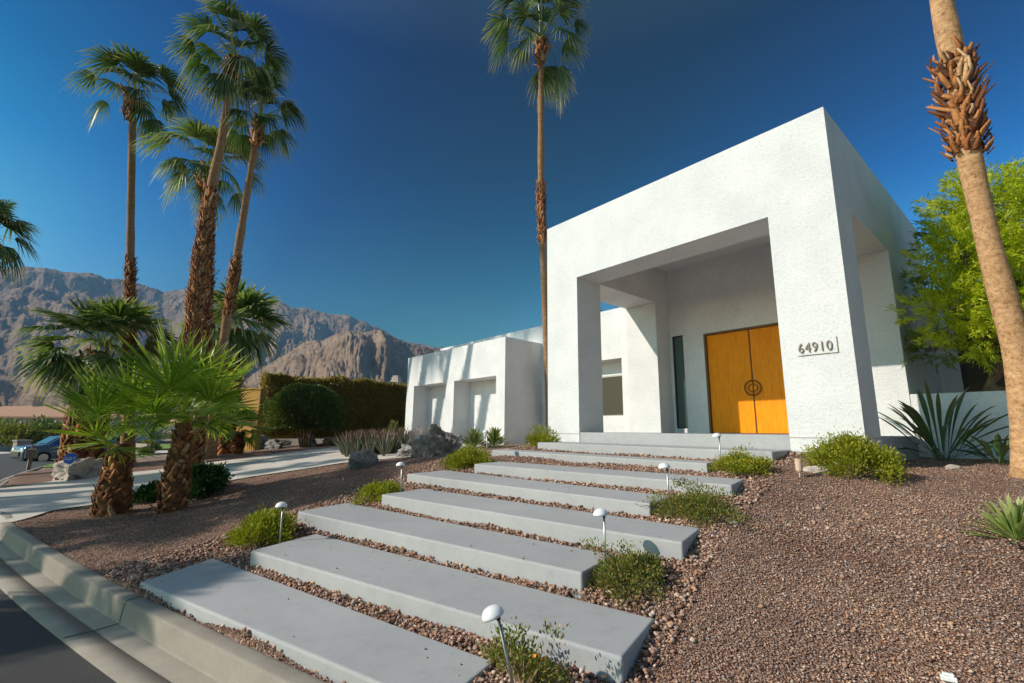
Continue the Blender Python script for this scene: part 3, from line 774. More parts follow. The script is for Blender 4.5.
# ------------------------------------------------------------------ plants
def rot_frame(d, roll=0.):
    d = d/np.linalg.norm(d); s = np.cross(d, (0, 0, 1.))
    if np.linalg.norm(s) < 1e-3: s = np.array([0, 1., 0])
    s /= np.linalg.norm(s); u = np.cross(s, d)
    return d, s*math.cos(roll)+u*math.sin(roll), u*math.cos(roll)-s*math.sin(roll)
def fan_leaf(org, az, el, Lp, Lb, droop, R, nseg=26, tipdroop=.5, fold=.35, spread=2.0, wid=1.):
    """petiole + fan blade.  returns V, quads, t"""
    hx, hy = math.cos(az), math.sin(az)
    P = [np.array(org, float)]; e = el; m = 6
    for i in range(m):
        P.append(P[-1]+np.array([hx*math.cos(e), hy*math.cos(e), math.sin(e)])*Lp/m); e -= droop/m
    V = []; Q = []; T = []
    s = np.array([-hy, hx, 0.])
    for i, p in enumerate(P):
        w = .022*(1-.5*i/m)*Lb**.5; V += [p-s*w, p+s*w]; T += [.0, .0]
        if i: b = len(V)-4; Q.append((b, b+1, b+3, b+2))
    d = np.array([hx*math.cos(e), hy*math.cos(e), math.sin(e)]); f, sd, u = rot_frame(d, R.normal(0, .25))
    base = P[-1]; dphi = 2*spread/(nseg-1)
    for k in range(nseg):
        ph = -spread+k*dphi; c, sn = math.cos(ph), math.sin(ph)
        L = Lb*(.62+.38*math.cos(ph*.55)**2)*(.9+.16*R.random())
        dirv = f*c+sd*sn+u*(fold*abs(math.sin(ph))+.10*(k % 2)-.05)
        dirv /= np.linalg.norm(dirv); side = np.cross(u, dirv); side /= np.linalg.norm(side)+1e-9
        b = len(V)
        for j, (tt, w) in enumerate(((.03, .12), (.40, .5), (.72, .36), (1., .03))):
            p = base+dirv*L*tt
            p = p-np.array([0, 0, 1.])*L*tipdroop*max(0, tt-.30)**1.7*(.8+.5*R.random())
            hw = w*L*dphi*.62*wid
            tw = u*hw*.35*(1 if k % 2 else -1)
            V += [p-side*hw-tw, p+side*hw+tw]; T += [tt, tt]
            if j: q = b+2*j; Q.append((q-2, q-1, q+1, q))
    return V, Q, T
def crown(name, mat, parent, org, n, Lp, Lb, el0, el1, seed, droop=.5, tip=.5, nseg=24, fold=.3, spread=1.9, wid=1., lo_dry=0):
    R = np.random.default_rng(seed); V = []; Q = []; T = []
    for i in range(n):
        f = i/(n-1); el = el0+(el1-el0)*(f**1.15 if n > 20 else f**.85); az = i*2.39996+R.normal(0, .15)
        s = (.72+.28*math.sin(pi*min(1, .25+f)))*(1 if n > 20 else 1.15); lpk = (.3+.45*min(1, f*1.6)+.5*R.random()) if n > 20 else (.8+.4*R.random())
        v, q, t = fan_leaf(np.array(org)+np.array([math.cos(az), math.sin(az), 0])*.07+np.array([0, 0, .22*(1-f)*Lb]), az, el+R.normal(0, .22 if n > 20 else .12), Lp*lpk*s, Lb*(.85+.3*R.random())*s,
                           droop*(.4+.9*f), R, nseg, tip*(.45+.9*f), fold, spread, wid)
        b = len(V); V += v; T += t; Q += [tuple(b+x for x in qq) for qq in q]
    return mesh_np(name, np.array(V), np.array(Q), mat, parent, t=T)
def path_interp(path, rad, t):
    path = np.array(path); s = np.append(0, np.cumsum(np.linalg.norm(np.diff(path, axis=0), axis=1))); L = s[-1]
    p = np.array([np.interp(t*L, s, path[:, c]) for c in range(3)]); return p, float(np.interp(t*L, s, rad)), L
def boots(name, parent, path, rad, ta, tb, size, seed, out=.5, dens=1., mat=None, wf=.36):
    """old leaf bases in a spiral round the trunk between fractions ta and tb"""
    R = np.random.default_rng(seed); V = []; Q = []
    _, _, L = path_interp(path, rad, 0); step = size*.22/dens; h = ta*L; i = 0
    while h < tb*L:
        p, r, _ = path_interp(path, rad, h/L); az = i*2.39996+R.normal(0, .12); i += 1
        h += step*(.17/max(r, .05))**1*.62
        hd_ = np.array([math.cos(az), math.sin(az), 0]); sd = np.array([-math.sin(az), math.cos(az), 0]); z = np.array([0, 0, 1.])
        edge = min(1, 4*min(h/L-ta, tb-h/L)/(tb-ta)+.3)
        if R.random() > edge+.15: continue
        ln = size*(.45+.9*R.random()**1.5)*(2. if R.random() < .05 else 1); o_ = out*(.3+1.5*R.random()**1.6); w = size*wf*(.6+.7*R.random()); th = size*.08
        a = p+hd_*(r*.82)-z*ln*.3; m_ = p+hd_*(r+ln*.10)+z*ln*.15; e = p+hd_*(r+ln*o_)+z*ln*(.55+.25*R.random())+sd*R.normal(0, .28)*ln
        b = len(V)
        for c, ww, tt in ((a, w, th), (m_, w*.85, th), (e, w*.42, th*.5)):
            V += [c-sd*ww, c+hd_*tt*1.2+z*tt*.2, c+sd*ww, c-hd_*tt]
        for j in (0, 1):
            for k in range(4): Q.append((b+j*4+k, b+j*4+(k+1) % 4, b+j*4+4+(k+1) % 4, b+j*4+4+k))
        Q.append((b+8, b+9, b+10, b+11))
    return mesh_np(name, np.array(V), np.array(Q), mat or M['boot'], parent)
def tall_palm(label, pix, depth, rpx, base=None, boots_y=None, kind='robust', seed=1, crown_kw=None, group='tall fan palms', bark='bark', extra=None, root=None, bulb=True, scale_b=1., boot_r=1.06):
    """pix: pixel polyline of the trunk from top to base, at one distance (a real straight-standing trunk there)"""
    P = [atd(px, py, depth) for px, py in pix][::-1]
    if base is not None: P[0] = np.array(base, float)
    g0 = gz1(P[0][0], P[0][1]); P[0] = np.array([P[0][0], P[0][1], g0-.1])
    rad = [r*depth/F*(.68 if depth > 10 else .86) for r in rpx][::-1]
    t = thing('palm_tree', label, 'palm tree', (P[0][0], P[0][1], g0), group)
    s = np.array(P); ss = np.append(0, np.cumsum(np.linalg.norm(np.diff(s, axis=0), axis=1))); k = max(12, int(ss[-1]/.22))
    u = np.linspace(0, ss[-1], k); PP = np.stack([np.interp(u, ss, s[:, c]) for c in range(3)], 1)
    for _ in range(3): PP[1:-1] = (PP[:-2]+2*PP[1:-1]+PP[2:])/4
    rr = np.interp(u, ss, rad); rr = rr*(1+.05*np.sin(u*23)+.03*np.sin(u*51+seed))
    rr[:3] *= np.array([1.25, 1.12, 1.04])
    m = MB(); m.tube(PP, list(rr), 14, jit=.05); m.build('trunk', M[bark], t, smooth=True)
    sz = rad[-1]*2.7*scale_b
    if boots_y:
        for ya, yb_ in boots_y:      # pixel rows -> fractions along the trunk
            ys_ = [q[1] for q in pix][::-1]; fr = [float(np.interp(-y, [-v for v in ys_], ss/ss[-1])) for y in (yb_, ya)]
            boots('leaf_bases', t, PP, rr*boot_r, fr[0], fr[1], max(sz*.62, .10), seed, .40, 4.2, wf=.24)
            if scale_b > 1.2: boots('leaf_bases', t, PP, rr*boot_r*.86, max(0, fr[0]-.004), fr[1]+.004, sz*.42, seed+9, .35, 5., wf=.2)
    top = PP[-1]
    if bulb: boots('leaf_bases', t, [top-(0, 0, sz*3.4), top-(0, 0, sz*1.7), top+(0, 0, sz*.4)], [rad[-1]*1.1, rad[-1]*1.9, rad[-1]*1.6], 0, 1, max(sz*.9, .2), seed+3, .45, 1.5)
    kw = dict(n=40, Lp=1., Lb=.95, el0=1.5, el1=-.55, droop=.45, tip=1.25, spread=1.3, fold=.15, wid=.85); kw.update(crown_kw or {})
    crown('crown', M[kw.pop('mat', 'palmdark')], t, top+(0, 0, rad[-1]), seed=seed, **kw)
    adopt(t); return t

TA = tall_palm('leftmost tall fan palm, slim straight trunk bare at the top and shaggy below', [(133, 96), (131, 200), (130, 300), (129, 400), (128, 461)], 17, [4.3, 4.6, 5.5, 7, 9.5], boots_y=[(256, 372)], seed=11, crown_kw=dict(n=25, Lp=1.2, Lb=1.1))
TB = tall_palm('tallest fan palm of the left cluster, leaning right with rough brown lower trunk', [(233, 62), (222, 140), (208, 205), (198, 270), (190, 350), (183, 456)], 14.3, [4.6, 5.5, 7.5, 8.5, 9, 10], boots_y=[(186, 375)], seed=12, crown_kw=dict(n=27, Lp=1.1, Lb=1.0))
TC = tall_palm('right hand fan palm of the left cluster, slim trunk leaning right past a pale base', [(259, 122), (246, 200), (235, 270), (224, 340), (216, 400), (211, 453)], 15.4, [4.2, 4.6, 6, 6.5, 7, 8], boots_y=[(256, 318)], seed=13, crown_kw=dict(n=25, Lp=1., Lb=.92))
TD = tall_palm('shorter fan palm whose crown hangs behind the two leaning trunks', [(209, 172), (208, 250), (205, 320), (202, 400), (200, 458)], 16.5, [5, 6.5, 7.5, 8.5, 9], boots_y=[(188, 380)], seed=14, crown_kw=dict(n=32, Lp=1.2, Lb=1.0, mat='palmmid'))
TK = tall_palm('lone tall fan palm rising behind the left pier of the portico', [(541, 42), (541, 120), (541, 200), (545, 300), (548, 380), (550, 435)], 14.5, [4.2, 4.6, 5, 5, 4.8, 5], base=None, boots_y=[(183, 246)], seed=15, crown_kw=dict(n=25, Lp=1.25, Lb=.98), group='tall fan palms')
TL = tall_palm('nearest fan palm at the right edge with a shaggy collar on its leaning trunk', [(922, -260), (925, -150), (932, -60), (942, 10), (955, 62), (968, 155), (979, 200), (991, 255), (1004, 300), (1017, 345), (1026, 400), (1030, 476)], 5.05, [8.5, 9, 10, 10.6, 11, 11, 11, 11.5, 12.3, 13.3, 14.5, 16], boots_y=[(58, 158)], seed=16, bark='barkpale', crown_kw=dict(n=34, Lp=.85, Lb=.9), scale_b=1.1, boot_r=1.55)

# mid-size palms
def short_palm(label, bpx, hpx, rpx, depth, n, Lp, Lb, el0, el1, mat, seed, group, droop=.4, tip=.5, bark=True, size=.22, tilt=0., nseg=30, fold=.35, boots_out=.40, spread=2.0, dz=0., wid=1.):
    b0 = atd(*bpx, depth); g0 = gz1(b0[0], b0[1])+dz; b0[2] = g0
    H = hpx*depth/F; r0, r1 = rpx[0]*depth/F, rpx[1]*depth/F
    t = thing('palm_tree', label, 'palm tree', b0, group)
    PP = [b0+np.array([tilt*f, 0, H*f-.08]) for f in np.linspace(0, 1, 9)]
    rr = [r0*(1-f)+r1*f+.12*r0*math.sin(pi*min(1, f*1.3)) for f in np.linspace(0, 1, 9)]
    m = MB(); m.tube(PP, [r*.85 for r in rr], 14, jit=.06); m.build('trunk', M['barkbrown'], t, smooth=True)
    if bark: boots('leaf_bases', t, PP, [r*.85 for r in rr], 0, .99, size*1.15, seed, boots_out, 2.8)
    crown('crown', M[mat], t, PP[-1], n, Lp, Lb, el0, el1, seed, droop, tip, nseg, fold, spread, wid)
    adopt(t); return t
G1 = 'short fan palms beside the driveway'
short_palm('short fan palm with swollen pineapple trunk, left one of the front pair', (111, 511), 74, (17, 9.5), 6.75, 14, .42, .80, 1.35, .0, 'palmbright', 21, G1, .15, .10, size=.11, nseg=34, boots_out=.2, tilt=-.15, wid=.52)
short_palm('short fan palm with narrower brown trunk, right one of the front pair', (172, 508), 92, (14, 7.5), 6.7, 15, .46, .80, 1.35, .0, 'palmbright', 22, G1, .15, .10, size=.10, tilt=.08, nseg=34, boots_out=.2, wid=.52)
short_palm('broad drooping palm with fat trunk, left of the tall palms', (80, 464), 118, (19, 9), 15.5, 38, 1.35, 1.4, 1.3, -.75, 'palmmid', 23, G1, .7, .8, size=.27, tilt=.55, boots_out=.25)
short_palm('drooping palm partly hidden behind the leaning trunks', (222, 452), 130, (9, 9), 18.5, 32, 1.3, 1.4, 1.3, -.7, 'palmmid', 24, G1, .7, .85, size=.3)
short_palm('small young palm in front of the ochre wall', (238, 447), 24, (5.5, 4.5), 17.5, 12, .45, .65, 1.2, -.3, 'palmbright', 25, G1, .4, .5, size=.16)
short_palm('low fan palm with orange brown trunk directly behind the front pair', (190, 462), 52, (9.5, 7), 12.6, 16, .55, .8, 1.3, -.1, 'palmbright', 26, G1, .3, .3, size=.2)
# a palm left of the frame whose leaves reach into it
tall_palm('fan palm at the left edge of the view, only its leaf tips showing', [(-18, 240), (-20, 330), (-22, 440)], 14, [5, 6, 7], seed=17, crown_kw=dict(n=32, Lp=.85, Lb=.9), group='tall fan palms')
# crown seen over the roof
def behind_tree():
    c = atd(575, 315, 26); t = thing('palm_tree', 'distant palm peeping over the roof beside the lone tall trunk', 'palm tree', (c[0], c[1], -.4), 'tall fan palms')
    m = MB(); m.tube([(c[0], c[1], -.4), c], [.25, .2], 10); m.build('trunk', M['bark'], t, smooth=True)
    crown('crown', M['palmmid'], t, c, 34, 1.0, 1.1, 1.3, -.8, 31, .7, .9); adopt(t)
behind_tree()
# palms of the same street behind the viewer: they throw the long shadows across the kerb, beds and driveway
def street_palm(x, y, h, r, seed, n=34, L=1.):
    g0 = gz1(x, y); t = thing('palm_tree', 'tall street palm standing behind the viewer across the road', 'palm tree', (x, y, g0), 'palms across the street')
    P = [np.array([x+.25*f*f, y, g0-.1+h*f]) for f in np.linspace(0, 1, 24)]
    m = MB(); m.tube(P, [r*(1.15-.3*f) for f in np.linspace(0, 1, 24)], 12, jit=.04); m.build('trunk', M['bark'], t, smooth=True)
    boots('leaf_bases', t, P, [r]*24, .35, .6, .3, seed, .45, 1.2)
    crown('crown', M['palmdark'], t, P[-1], n, .95*L, 1.05*L, 1.3, -1., seed, .9, 1.0, nseg=18); adopt(t); return t
for a in STREET_PALMS if 'STREET_PALMS' in globals() else [
        (-12.0, -9.6, 7.0, .15, 41, 30, .85), (-8.8, -7.9, 6.0, .13, 42, 24, .55), (-12.7, -9.9, 9.2, .16, 43, 26, .6), (-17.2, -12.4, 9.0, .17, 44, 30, .8), (-20.8, -11.8, 10.0, .17, 45, 30, .8), (-15.6, -12.0, 12.5, .17, 47, 22, .5), (-18.4, -9.5, 8.4, .2, 48, 24, .6), (-20.3, -12.9, 10.5, .2, 49, 24, .6), (-9.4, -10.7, 6.6, .14, 51, 26, .7), (-17.6, -11, 11, .22, 52, 22, .5), (-19.6, -8.5, 9.5, .22, 53, 22, .5), (-23.5, -9, 8, .2, 50, 24, .6)]:
    street_palm(*a)

# leaf clouds ------------------------------------------------
def leaf_quads(C, D, L, W, seed, flop=.0):
    """one lance-shaped leaf (two quads) per centre C along direction D"""
    R = np.random.default_rng(seed); n = len(C)
    D = D/np.linalg.norm(D, axis=1, keepdims=True)
    r = R.normal(size=(n, 3)); S = np.cross(D, r); S /= np.linalg.norm(S, axis=1, keepdims=True)+1e-9
    Nn = np.cross(S, D); L = L[:, None]; W = W[:, None]
    a = C; m = C+D*L*.5+Nn*L*.08; e = C+D*L-Nn*L*.02-np.array([0, 0, 1.])*L*flop
    V = np.stack([a-S*W*.15, a+S*W*.15, m+S*W*.5, m-S*W*.5, e+S*W*.1, e-S*W*.1], 1).reshape(-1, 3)
    i = np.arange(n)[:, None]*6
    Q = np.concatenate([i+np.array([0, 1, 2, 3]), i+np.array([3, 2, 4, 5])], 1).reshape(-1, 4)
    return V, Q, np.tile([0, 0, .5, .5, 1, 1], n)
def shrub(name, label, cat, base, rx, ry, h, n, ls, lw, mat, seed, group=None, clumps=40, flowers=0, fmat='flower', up=.6, stems=14, clump_r=.16, lowfill=.5, twig='twig', loose=0, flat=False):
    R = np.random.default_rng(seed)
    base = np.array(base, float); t = thing(name, label, cat, base, group)
    # clump centres on an uneven dome
    th = R.random(clumps)*2*pi; cz = R.random(clumps)**.8; rr = np.sqrt(np.clip(1-cz**2, 0, 1))*(.75+.35*R.random(clumps)); rr[::4] *= .5
    CC = np.stack([rx*rr*np.cos(th), ry*rr*np.sin(th), h*(.12+.80*cz*(.8+.3*R.random(clumps)))], 1)
    CC[CC[:, 2] < h*lowfill*.3, 2] += h*.08
    if loose:
        k = R.integers(0, clumps, loose); CC[k] += np.stack([R.normal(0, .25*rx, loose), R.normal(0, .25*ry, loose), abs(R.normal(0, .38*h, loose))], 1)
    idx = R.integers(0, clumps, n); off = R.normal(size=(n, 3))*clump_r*np.array([rx, ry, h*.75])
    C = CC[idx]+off; C[:, 2] = np.abs(C[:, 2]-.01)+.01
    D = off/np.linalg.norm(off, axis=1, keepdims=True)*.6+C/np.array([rx, ry, h])*.5+np.array([0, 0, up])+R.normal(0, .35, (n, 3))
    C = C+base
    if not flat: C[:, 2] += gz(C[:, 0], C[:, 1])-base[2]
    V, Q, T = leaf_quads(C, D, ls*(.6+.7*R.random(n)), lw*(.7+.6*R.random(n)), seed)
    mesh_np('foliage', V, Q, M[mat], t, t=T)
    m = MB()
    for i in R.choice(clumps, min(stems, clumps), False):
        c = CC[i]+base; mid = base+(c-base)*.5+R.normal(0, .04*rx, 3); m.tube([base+(0, 0, -.02)+R.normal(0, .05*rx, 3)*(1, 1, 0), mid, c], [.008*(1+rx), .006*(1+rx), .003], 5)
    m.build('stems', M[twig], t)
    if flowers:
        i = R.integers(0, clumps, flowers); fo = R.normal(size=(flowers, 3))*clump_r*1.15*np.array([rx, ry, h*.8]); fo[:, 2] = abs(fo[:, 2])
        FC = CC[i]*1.03+fo+base; q = 5
        base_o = None
        for c in FC:
            sz_ = 1+.9*R.random()
            if base_o is None:
                V = [(0, 0, -.002)]+[(.0065*math.cos(2*pi*k/8)*(1 if k % 2 else .6), .0065*math.sin(2*pi*k/8)*(1 if k % 2 else .6), .002) for k in range(8)]
                o = mesh_np('flower', np.array(V), np.array([(0, 1+2*k, 1+(2*k+1) % 8, 1+(2*k+2) % 8) for k in range(4)]), M[fmat], t); base_o = o
            else: o = base_o.copy(); COL.objects.link(o); o.parent = t
            o.matrix_basis = Matrix.LocRotScale(Vector(c-base), Vector((R.normal(), R.normal(), 1.3)).to_track_quat('Z', 'Y'), Vector((sz_,)*3)); o['w'] = 1
    adopt(t); return t
def at(px, py, dz=0.):
    p = gp(px, py); p[2] += dz; return p
GB = 'low bushes lining the steps'
shrub('bush', 'bright yellow green bush at the left end of the second slab', 'bush', at(262, 541), .30, .26, .25, 7000, .034, .011, 'lime', 51, GB, 60, clump_r=.15)
shrub('bush', 'bright yellow green bush left of the fourth slab with a lamp in it', 'bush', at(378, 499), .29, .26, .18, 5200, .034, .011, 'lime', 52, GB, 50, clump_r=.15)
shrub('bush', 'bright yellow green bush left of the sixth slab, below the two yuccas', 'bush', at(468, 467), .36, .32, .27, 5200, .040, .013, 'lime', 53, GB, 50, clump_r=.15)
shrub('bush', 'small fern like bush with brown tips at the foot of the left pier', 'bush', at(541, 446), .27, .22, .22, 1800, .07, .014, 'lime', 54, GB, 26, clump_r=.2, loose=8)
shrub('bush', 'low olive bush covered in yellow flowers beside the top slabs', 'bush', at(741, 474), .30, .24, .19, 5200, .024, .012, 'lime', 55, GB, 50, flowers=95, clump_r=.16, loose=8)
shrub('bush', 'scraggly low bush with dry patches at the end of the sixth slab', 'bush', at(701, 519), .33, .26, .17, 5600, .020, .010, 'olive', 56, GB, 55, flowers=14, clump_r=.16, loose=18)
shrub('bush', 'scraggly green bush with one orange flower beside the third slab', 'bush', at(630, 586), .225, .20, .16, 5000, .017, .010, 'olive', 57, GB, 55, flowers=4, fmat='orange', clump_r=.15, loose=14)
shrub('bush', 'sparse trailing bush in the lower foreground between the first two slabs', 'bush', np.array([-1.85, 1.66, -1.20]), .30, .10, .16, 2100, .017, .011, 'olive', 58, GB, 34, flowers=9, fmat='orange', clump_r=.14, loose=20, stems=26)
shrub('bush', 'rounded full yellow green bush at the right corner of the portico', 'bush', at(856, 476), .40, .36, .40, 11500, .030, .014, 'lime', 59, GB, 75, flowers=25, clump_r=.14)
shrub('bush', 'low dark green spreading shrub behind the right front palm', 'shrub', at(198, 494), .62, .42, .42, 9000, .055, .030, 'darkgreen', 60, None, 70, clump_r=.13)
shrub('bush', 'dark green shrub between the trunks of the front palm pair', 'shrub', at(155, 500), .26, .24, .24, 2400, .055, .030, 'darkgreen', 61, None, 30)

# strap-leaved plants -----------------------------------------
def straps(name, label, cat, base, n, L, W, mat, seed, lean=(.1, 1.2), bend=.5, group=None, V_=.35, spread=.05, nst=6, cluster=None, neck=0.):
    R = np.random.default_rng(seed); base = np.array(base, float); t = thing(name, label, cat, base, group)
    V = []; Q = []; T = []
    heads = cluster or [(0, 0)]
    for hx_, hy_ in heads:
        bz_ = gz1(base[0]+hx_, base[1]+hy_)
        for i in range(n):
            az = i*2.39996+R.normal(0, .2); f = i/n; e = pi/2-(lean[0]+(lean[1]-lean[0])*f+R.normal(0, .07)); ln = L*(.75+.4*R.random()); bd = bend*(.5+R.random())
            o = np.array([base[0]+hx_+math.cos(az)*spread*R.random(), base[1]+hy_+math.sin(az)*spread*R.random(), bz_-.01+neck*(1-f)])
            hx, hy = math.cos(az), math.sin(az); sd = np.array([-hy, hx, 0]); p = o; b = len(V)
            for j in range(nst+1):
                tt = j/nst; w = W*(.45+.55*math.sin(pi*min(.5+tt*.1, 1)))*(1-tt**3)*(.55+.9*tt if tt < .5 else 1) if neck == 0 else W*(.22+1.5*max(0, math.sin(pi*tt**2.4)))*(1 if tt < .98 else .3) 
                up_ = np.array([-hx*math.sin(e), -hy*math.sin(e), math.cos(e)])
                V += [p-sd*w/2+up_*w*V_, p.copy(), p+sd*w/2+up_*w*V_]; T += [tt]*3
                if j: q = b+3*j; Q += [(q-3, q-2, q+1, q), (q-2, q-1, q+2, q+1)]
                p = p+np.array([hx*math.cos(e), hy*math.cos(e), math.sin(e)])*ln/nst; e -= bd/nst
    mesh_np('leaves', np.array(V), np.array(Q), M[mat], t, t=T); adopt(t); return t
straps('strap_leaf_plant', 'tall dark strap leaved plant in front of the retaining wall', 'plant', at(943, 461), 46, 1.08, .032, 'strap', 71, (.0, 1.2), .6, V_=.35, spread=.16, neck=.001, nst=10)
straps('strap_leaf_plant', 'smaller strap leaved plant beside the trunk at the right edge', 'plant', at(1000, 465), 20, .5, .04, 'strap', 72, (.1, 1.2), .5, V_=.3, spread=.06, neck=.001, nst=8)
straps('agave', 'bright pale green agave cut by the right edge of the view', 'agave', at(1017, 540), 95, .27, .017, 'agavebright', 73, (.05, 1.45), .10, V_=.25, spread=.02, neck=.03)
R_ = np.random.default_rng(5)
cl = [(R_.normal(0, .75), R_.normal(0, .38)) for _ in range(62)]
straps('agave', 'wide clump of grey green agaves behind the grey rock', 'agave', at(376, 453), 15, .60, .055, 'agave', 74, (.02, .75), .15, cluster=cl, V_=.3, spread=.03, group='agave clumps')
cl = [(R_.normal(0, .75), R_.normal(0, .2)) for _ in range(18)]
straps('agave', 'far row of grey green agaves beneath the clipped dome tree', 'agave', at(283, 446), 13, .62, .07, 'agave', 75, (.02, .7), .15, cluster=cl, V_=.3, group='agave clumps')
straps('yucca', 'spiky bright green yucca, left one of the pair by the garage corner', 'yucca', at(474, 449), 70, .42, .030, 'yucca', 76, (.02, 1.5), .1, group='yuccas by the garage corner', spread=.03, neck=.1)
straps('yucca', 'spiky bright green yucca, right one of the pair by the garage corner', 'yucca', at(494, 448), 70, .40, .030, 'yucca', 77, (.02, 1.5), .1, group='yuccas by the garage corner', spread=.03, neck=.1)
straps('yucca', 'round lime coloured yucca behind the agave clump', 'yucca', at(393, 446), 60, .55, .05, 'yucca', 78, (.02, 1.4), .1, spread=.04, neck=.3)

# rocks -------------------------------------------------------
def rock(name, label, base, sx, sy, sz, mat, seed, rotz=0., group=None, lump=.5, cat='rock', sub=5):
    import bmesh
    bm = bmesh.new(); bmesh.ops.create_icosphere(bm, subdivisions=sub, radius=1.)
    rs = seed*7.3
    for v in bm.verts:
        p = np.array(v.co); d = 0
        q = p*1.5+rs
        d = (float(ridged(np.array([q[0]+q[2]*.7]), np.array([q[1]-q[2]*.5]), 5, seed)[0])-.5)*lump
        d += (float(fbm(np.array([q[0]*.9-q[2]]), np.array([q[1]*.9+q[2]]), 3, seed+5)[0])-.5)*lump*1.1
        # facets
        for k in range(5):
            nrm = np.array([math.cos(k*2.4+rs), math.sin(k*2.4+rs), .45*math.sin(k+rs)]); nrm /= np.linalg.norm(nrm)
            e = p@nrm-.62
            if e > 0: p = p-nrm*e*.75
        v.co = Vector(p*(1+d))
    me = bpy.data.meshes.new(name); bm.to_mesh(me); bm.free(); me.materials.append(M[mat])
    me.transform(Matrix.LocRotScale(None, Matrix.Rotation(rotz, 3, 'Z'), Vector((1, 1, 1)))@Matrix.Diagonal(Vector((sx, sy, sz, 1))))
    o = bpy.data.objects.new(name, me); COL.objects.link(o); o.location = (base[0], base[1], base[2]+sz*.25)
    for p_ in me.polygons: p_.use_smooth = False
    return tag(o, label, cat, group)
rock('boulder', 'large jagged dark grey boulder in front of the garage', at(436, 456), .62, .45, .46, 'rockdark', 23, .2, lump=.62)
rock('boulder', 'low pale boulder at the left foot of the large dark one', at(413, 456), .42, .35, .17, 'rockgrey', 8, .2, lump=.5)
rock('boulder', 'grey rounded rock in front of the wide agave clump', at(361, 467), .36, .28, .24, 'rockgrey', 4, 2.0, lump=.35)
GR = 'rocks along the far side of the driveway'
rock('boulder', 'big grey white rock right of the young palm', at(257, 449), .72, .5, .50, 'rockgrey', 5, .2, GR)
rock('boulder', 'smaller grey white rock leaning on the bigger one', at(274, 449), .5, .4, .3, 'rockgrey', 6, 1., GR)
rock('boulder', 'upright grey rock between the far agaves and driveway', at(307, 446), .5, .45, .45, 'rockgrey', 7, .4, GR)
rock('boulder', 'flat grey rock beyond the wide agave clump', at(335, 444), .8, .4, .25, 'rockgrey', 9, .9, GR)
rock('boulder', 'pale rock under the hedge near the garage', at(352, 443.5), .6, .4, .34, 'rockpale', 10, .1, GR)
o = rock('boulder', 'white pitted rock carrying the round blue sign', at(80, 477), 1.15, .6, .42, 'rockpale', 13, -.15, lump=.5)
rock('boulder', 'pale flat stone against the portico footing', at(818, 473), .17, .12, .06, 'rockpale', 14, .3, lump=.3, sub=4)
rock('boulder', 'small white stone in the gravel before the strap leaved plant', at(954, 470), .11, .08, .05, 'rockpale', 15, .3, lump=.3, sub=3)
rock('boulder', 'small grey stone in the gravel between the lowest right hand bushes', at(733, 524), .05, .04, .025, 'rockpale', 16, .3, lump=.3, sub=3)
for i, (px, py, s, lb) in enumerate([(152, 446, .5, 'pinkish boulder, left of the lawn boulders'), (160, 443, .65, 'tallest pinkish boulder on the far lawn'), (166, 448, .45, 'low pinkish boulder, right of the lawn boulders')]):
    rock('boulder', lb, at(px, py), s, s*.7, s*.6, 'rockpale', 20+i, i, 'boulders on the far lawn', sub=4)

# path lamps --------------------------------------------------
def path_lamp():
    t = thing('path_lamp', 'x', 'garden lamp', (0, 0, 0), 'mushroom path lamps along the steps')
    m = MB(); m.tube([(0, 0, -.1), (0, 0, .335)], .0075, 8); m.build('post', M['steel'], t, smooth=True)
    m = MB(); rs = [(.052, 0), (.054, .004), (.052, .012), (.045, .026), (.033, .037), (.017, .043), (.002, .045)]
    n = 24; V = []; 
    for r, z in rs: V += [(r*math.cos(2*pi*k/n)*1.0, r*math.sin(2*pi*k/n)*1.0, z) for k in range(n)]
    Fc = [(i*n+k, i*n+(k+1) % n, (i+1)*n+(k+1) % n, (i+1)*n+k) for i in range(len(rs)-1) for k in range(n)]; Fc.append(tuple(range((len(rs)-1)*n, len(rs)*n))); 
    V2 = [(x*.96, y*.96, z-.003) for x, y, z in V[:n]]; b0 = len(V); V += V2+[(0, 0, .02)]
    Fc += [(k, b0+k, b0+(k+1) % n, (k+1) % n) for k in range(n)]+[(b0+(k+1) % n, b0+k, b0+n) for k in range(n)]
    m.add(V, Fc); h = m.build('lamp_shade', M['lampwhite'], t, smooth=True); h.location = (-.022, -.01, .325); h.rotation_euler = (.06, -.10, 0)
    m = MB(); m.tube([(0, 0, .312), (0, 0, .345)], .011, 10); m.build('socket', M['darkframe'], t, smooth=True)
    return t
lamp0 = path_lamp(); used = False
LAMPS = [((283, 506), (283, 537), 'mushroom lamp beside the lowest left bush'), ((402, 465), (401, 489), 'mushroom lamp at the left end of the fifth slab'),
         ((487, 432), (487, 456), 'mushroom lamp before the right yucca'), ((719, 436), (719, 459), 'farthest right lamp, behind the yellow flowered bush'),
         ((667, 467), (669, 494), 'mushroom lamp at the right end of the seventh slab'), ((604, 514), (606, 549), 'mushroom lamp at the right end of the third slab'),
         ((497, 611), (511, 655), 'nearest mushroom lamp, in the foreground beside the second slab')]
LP = [(-4.93, 1.42), None, None, None, None, None, None]
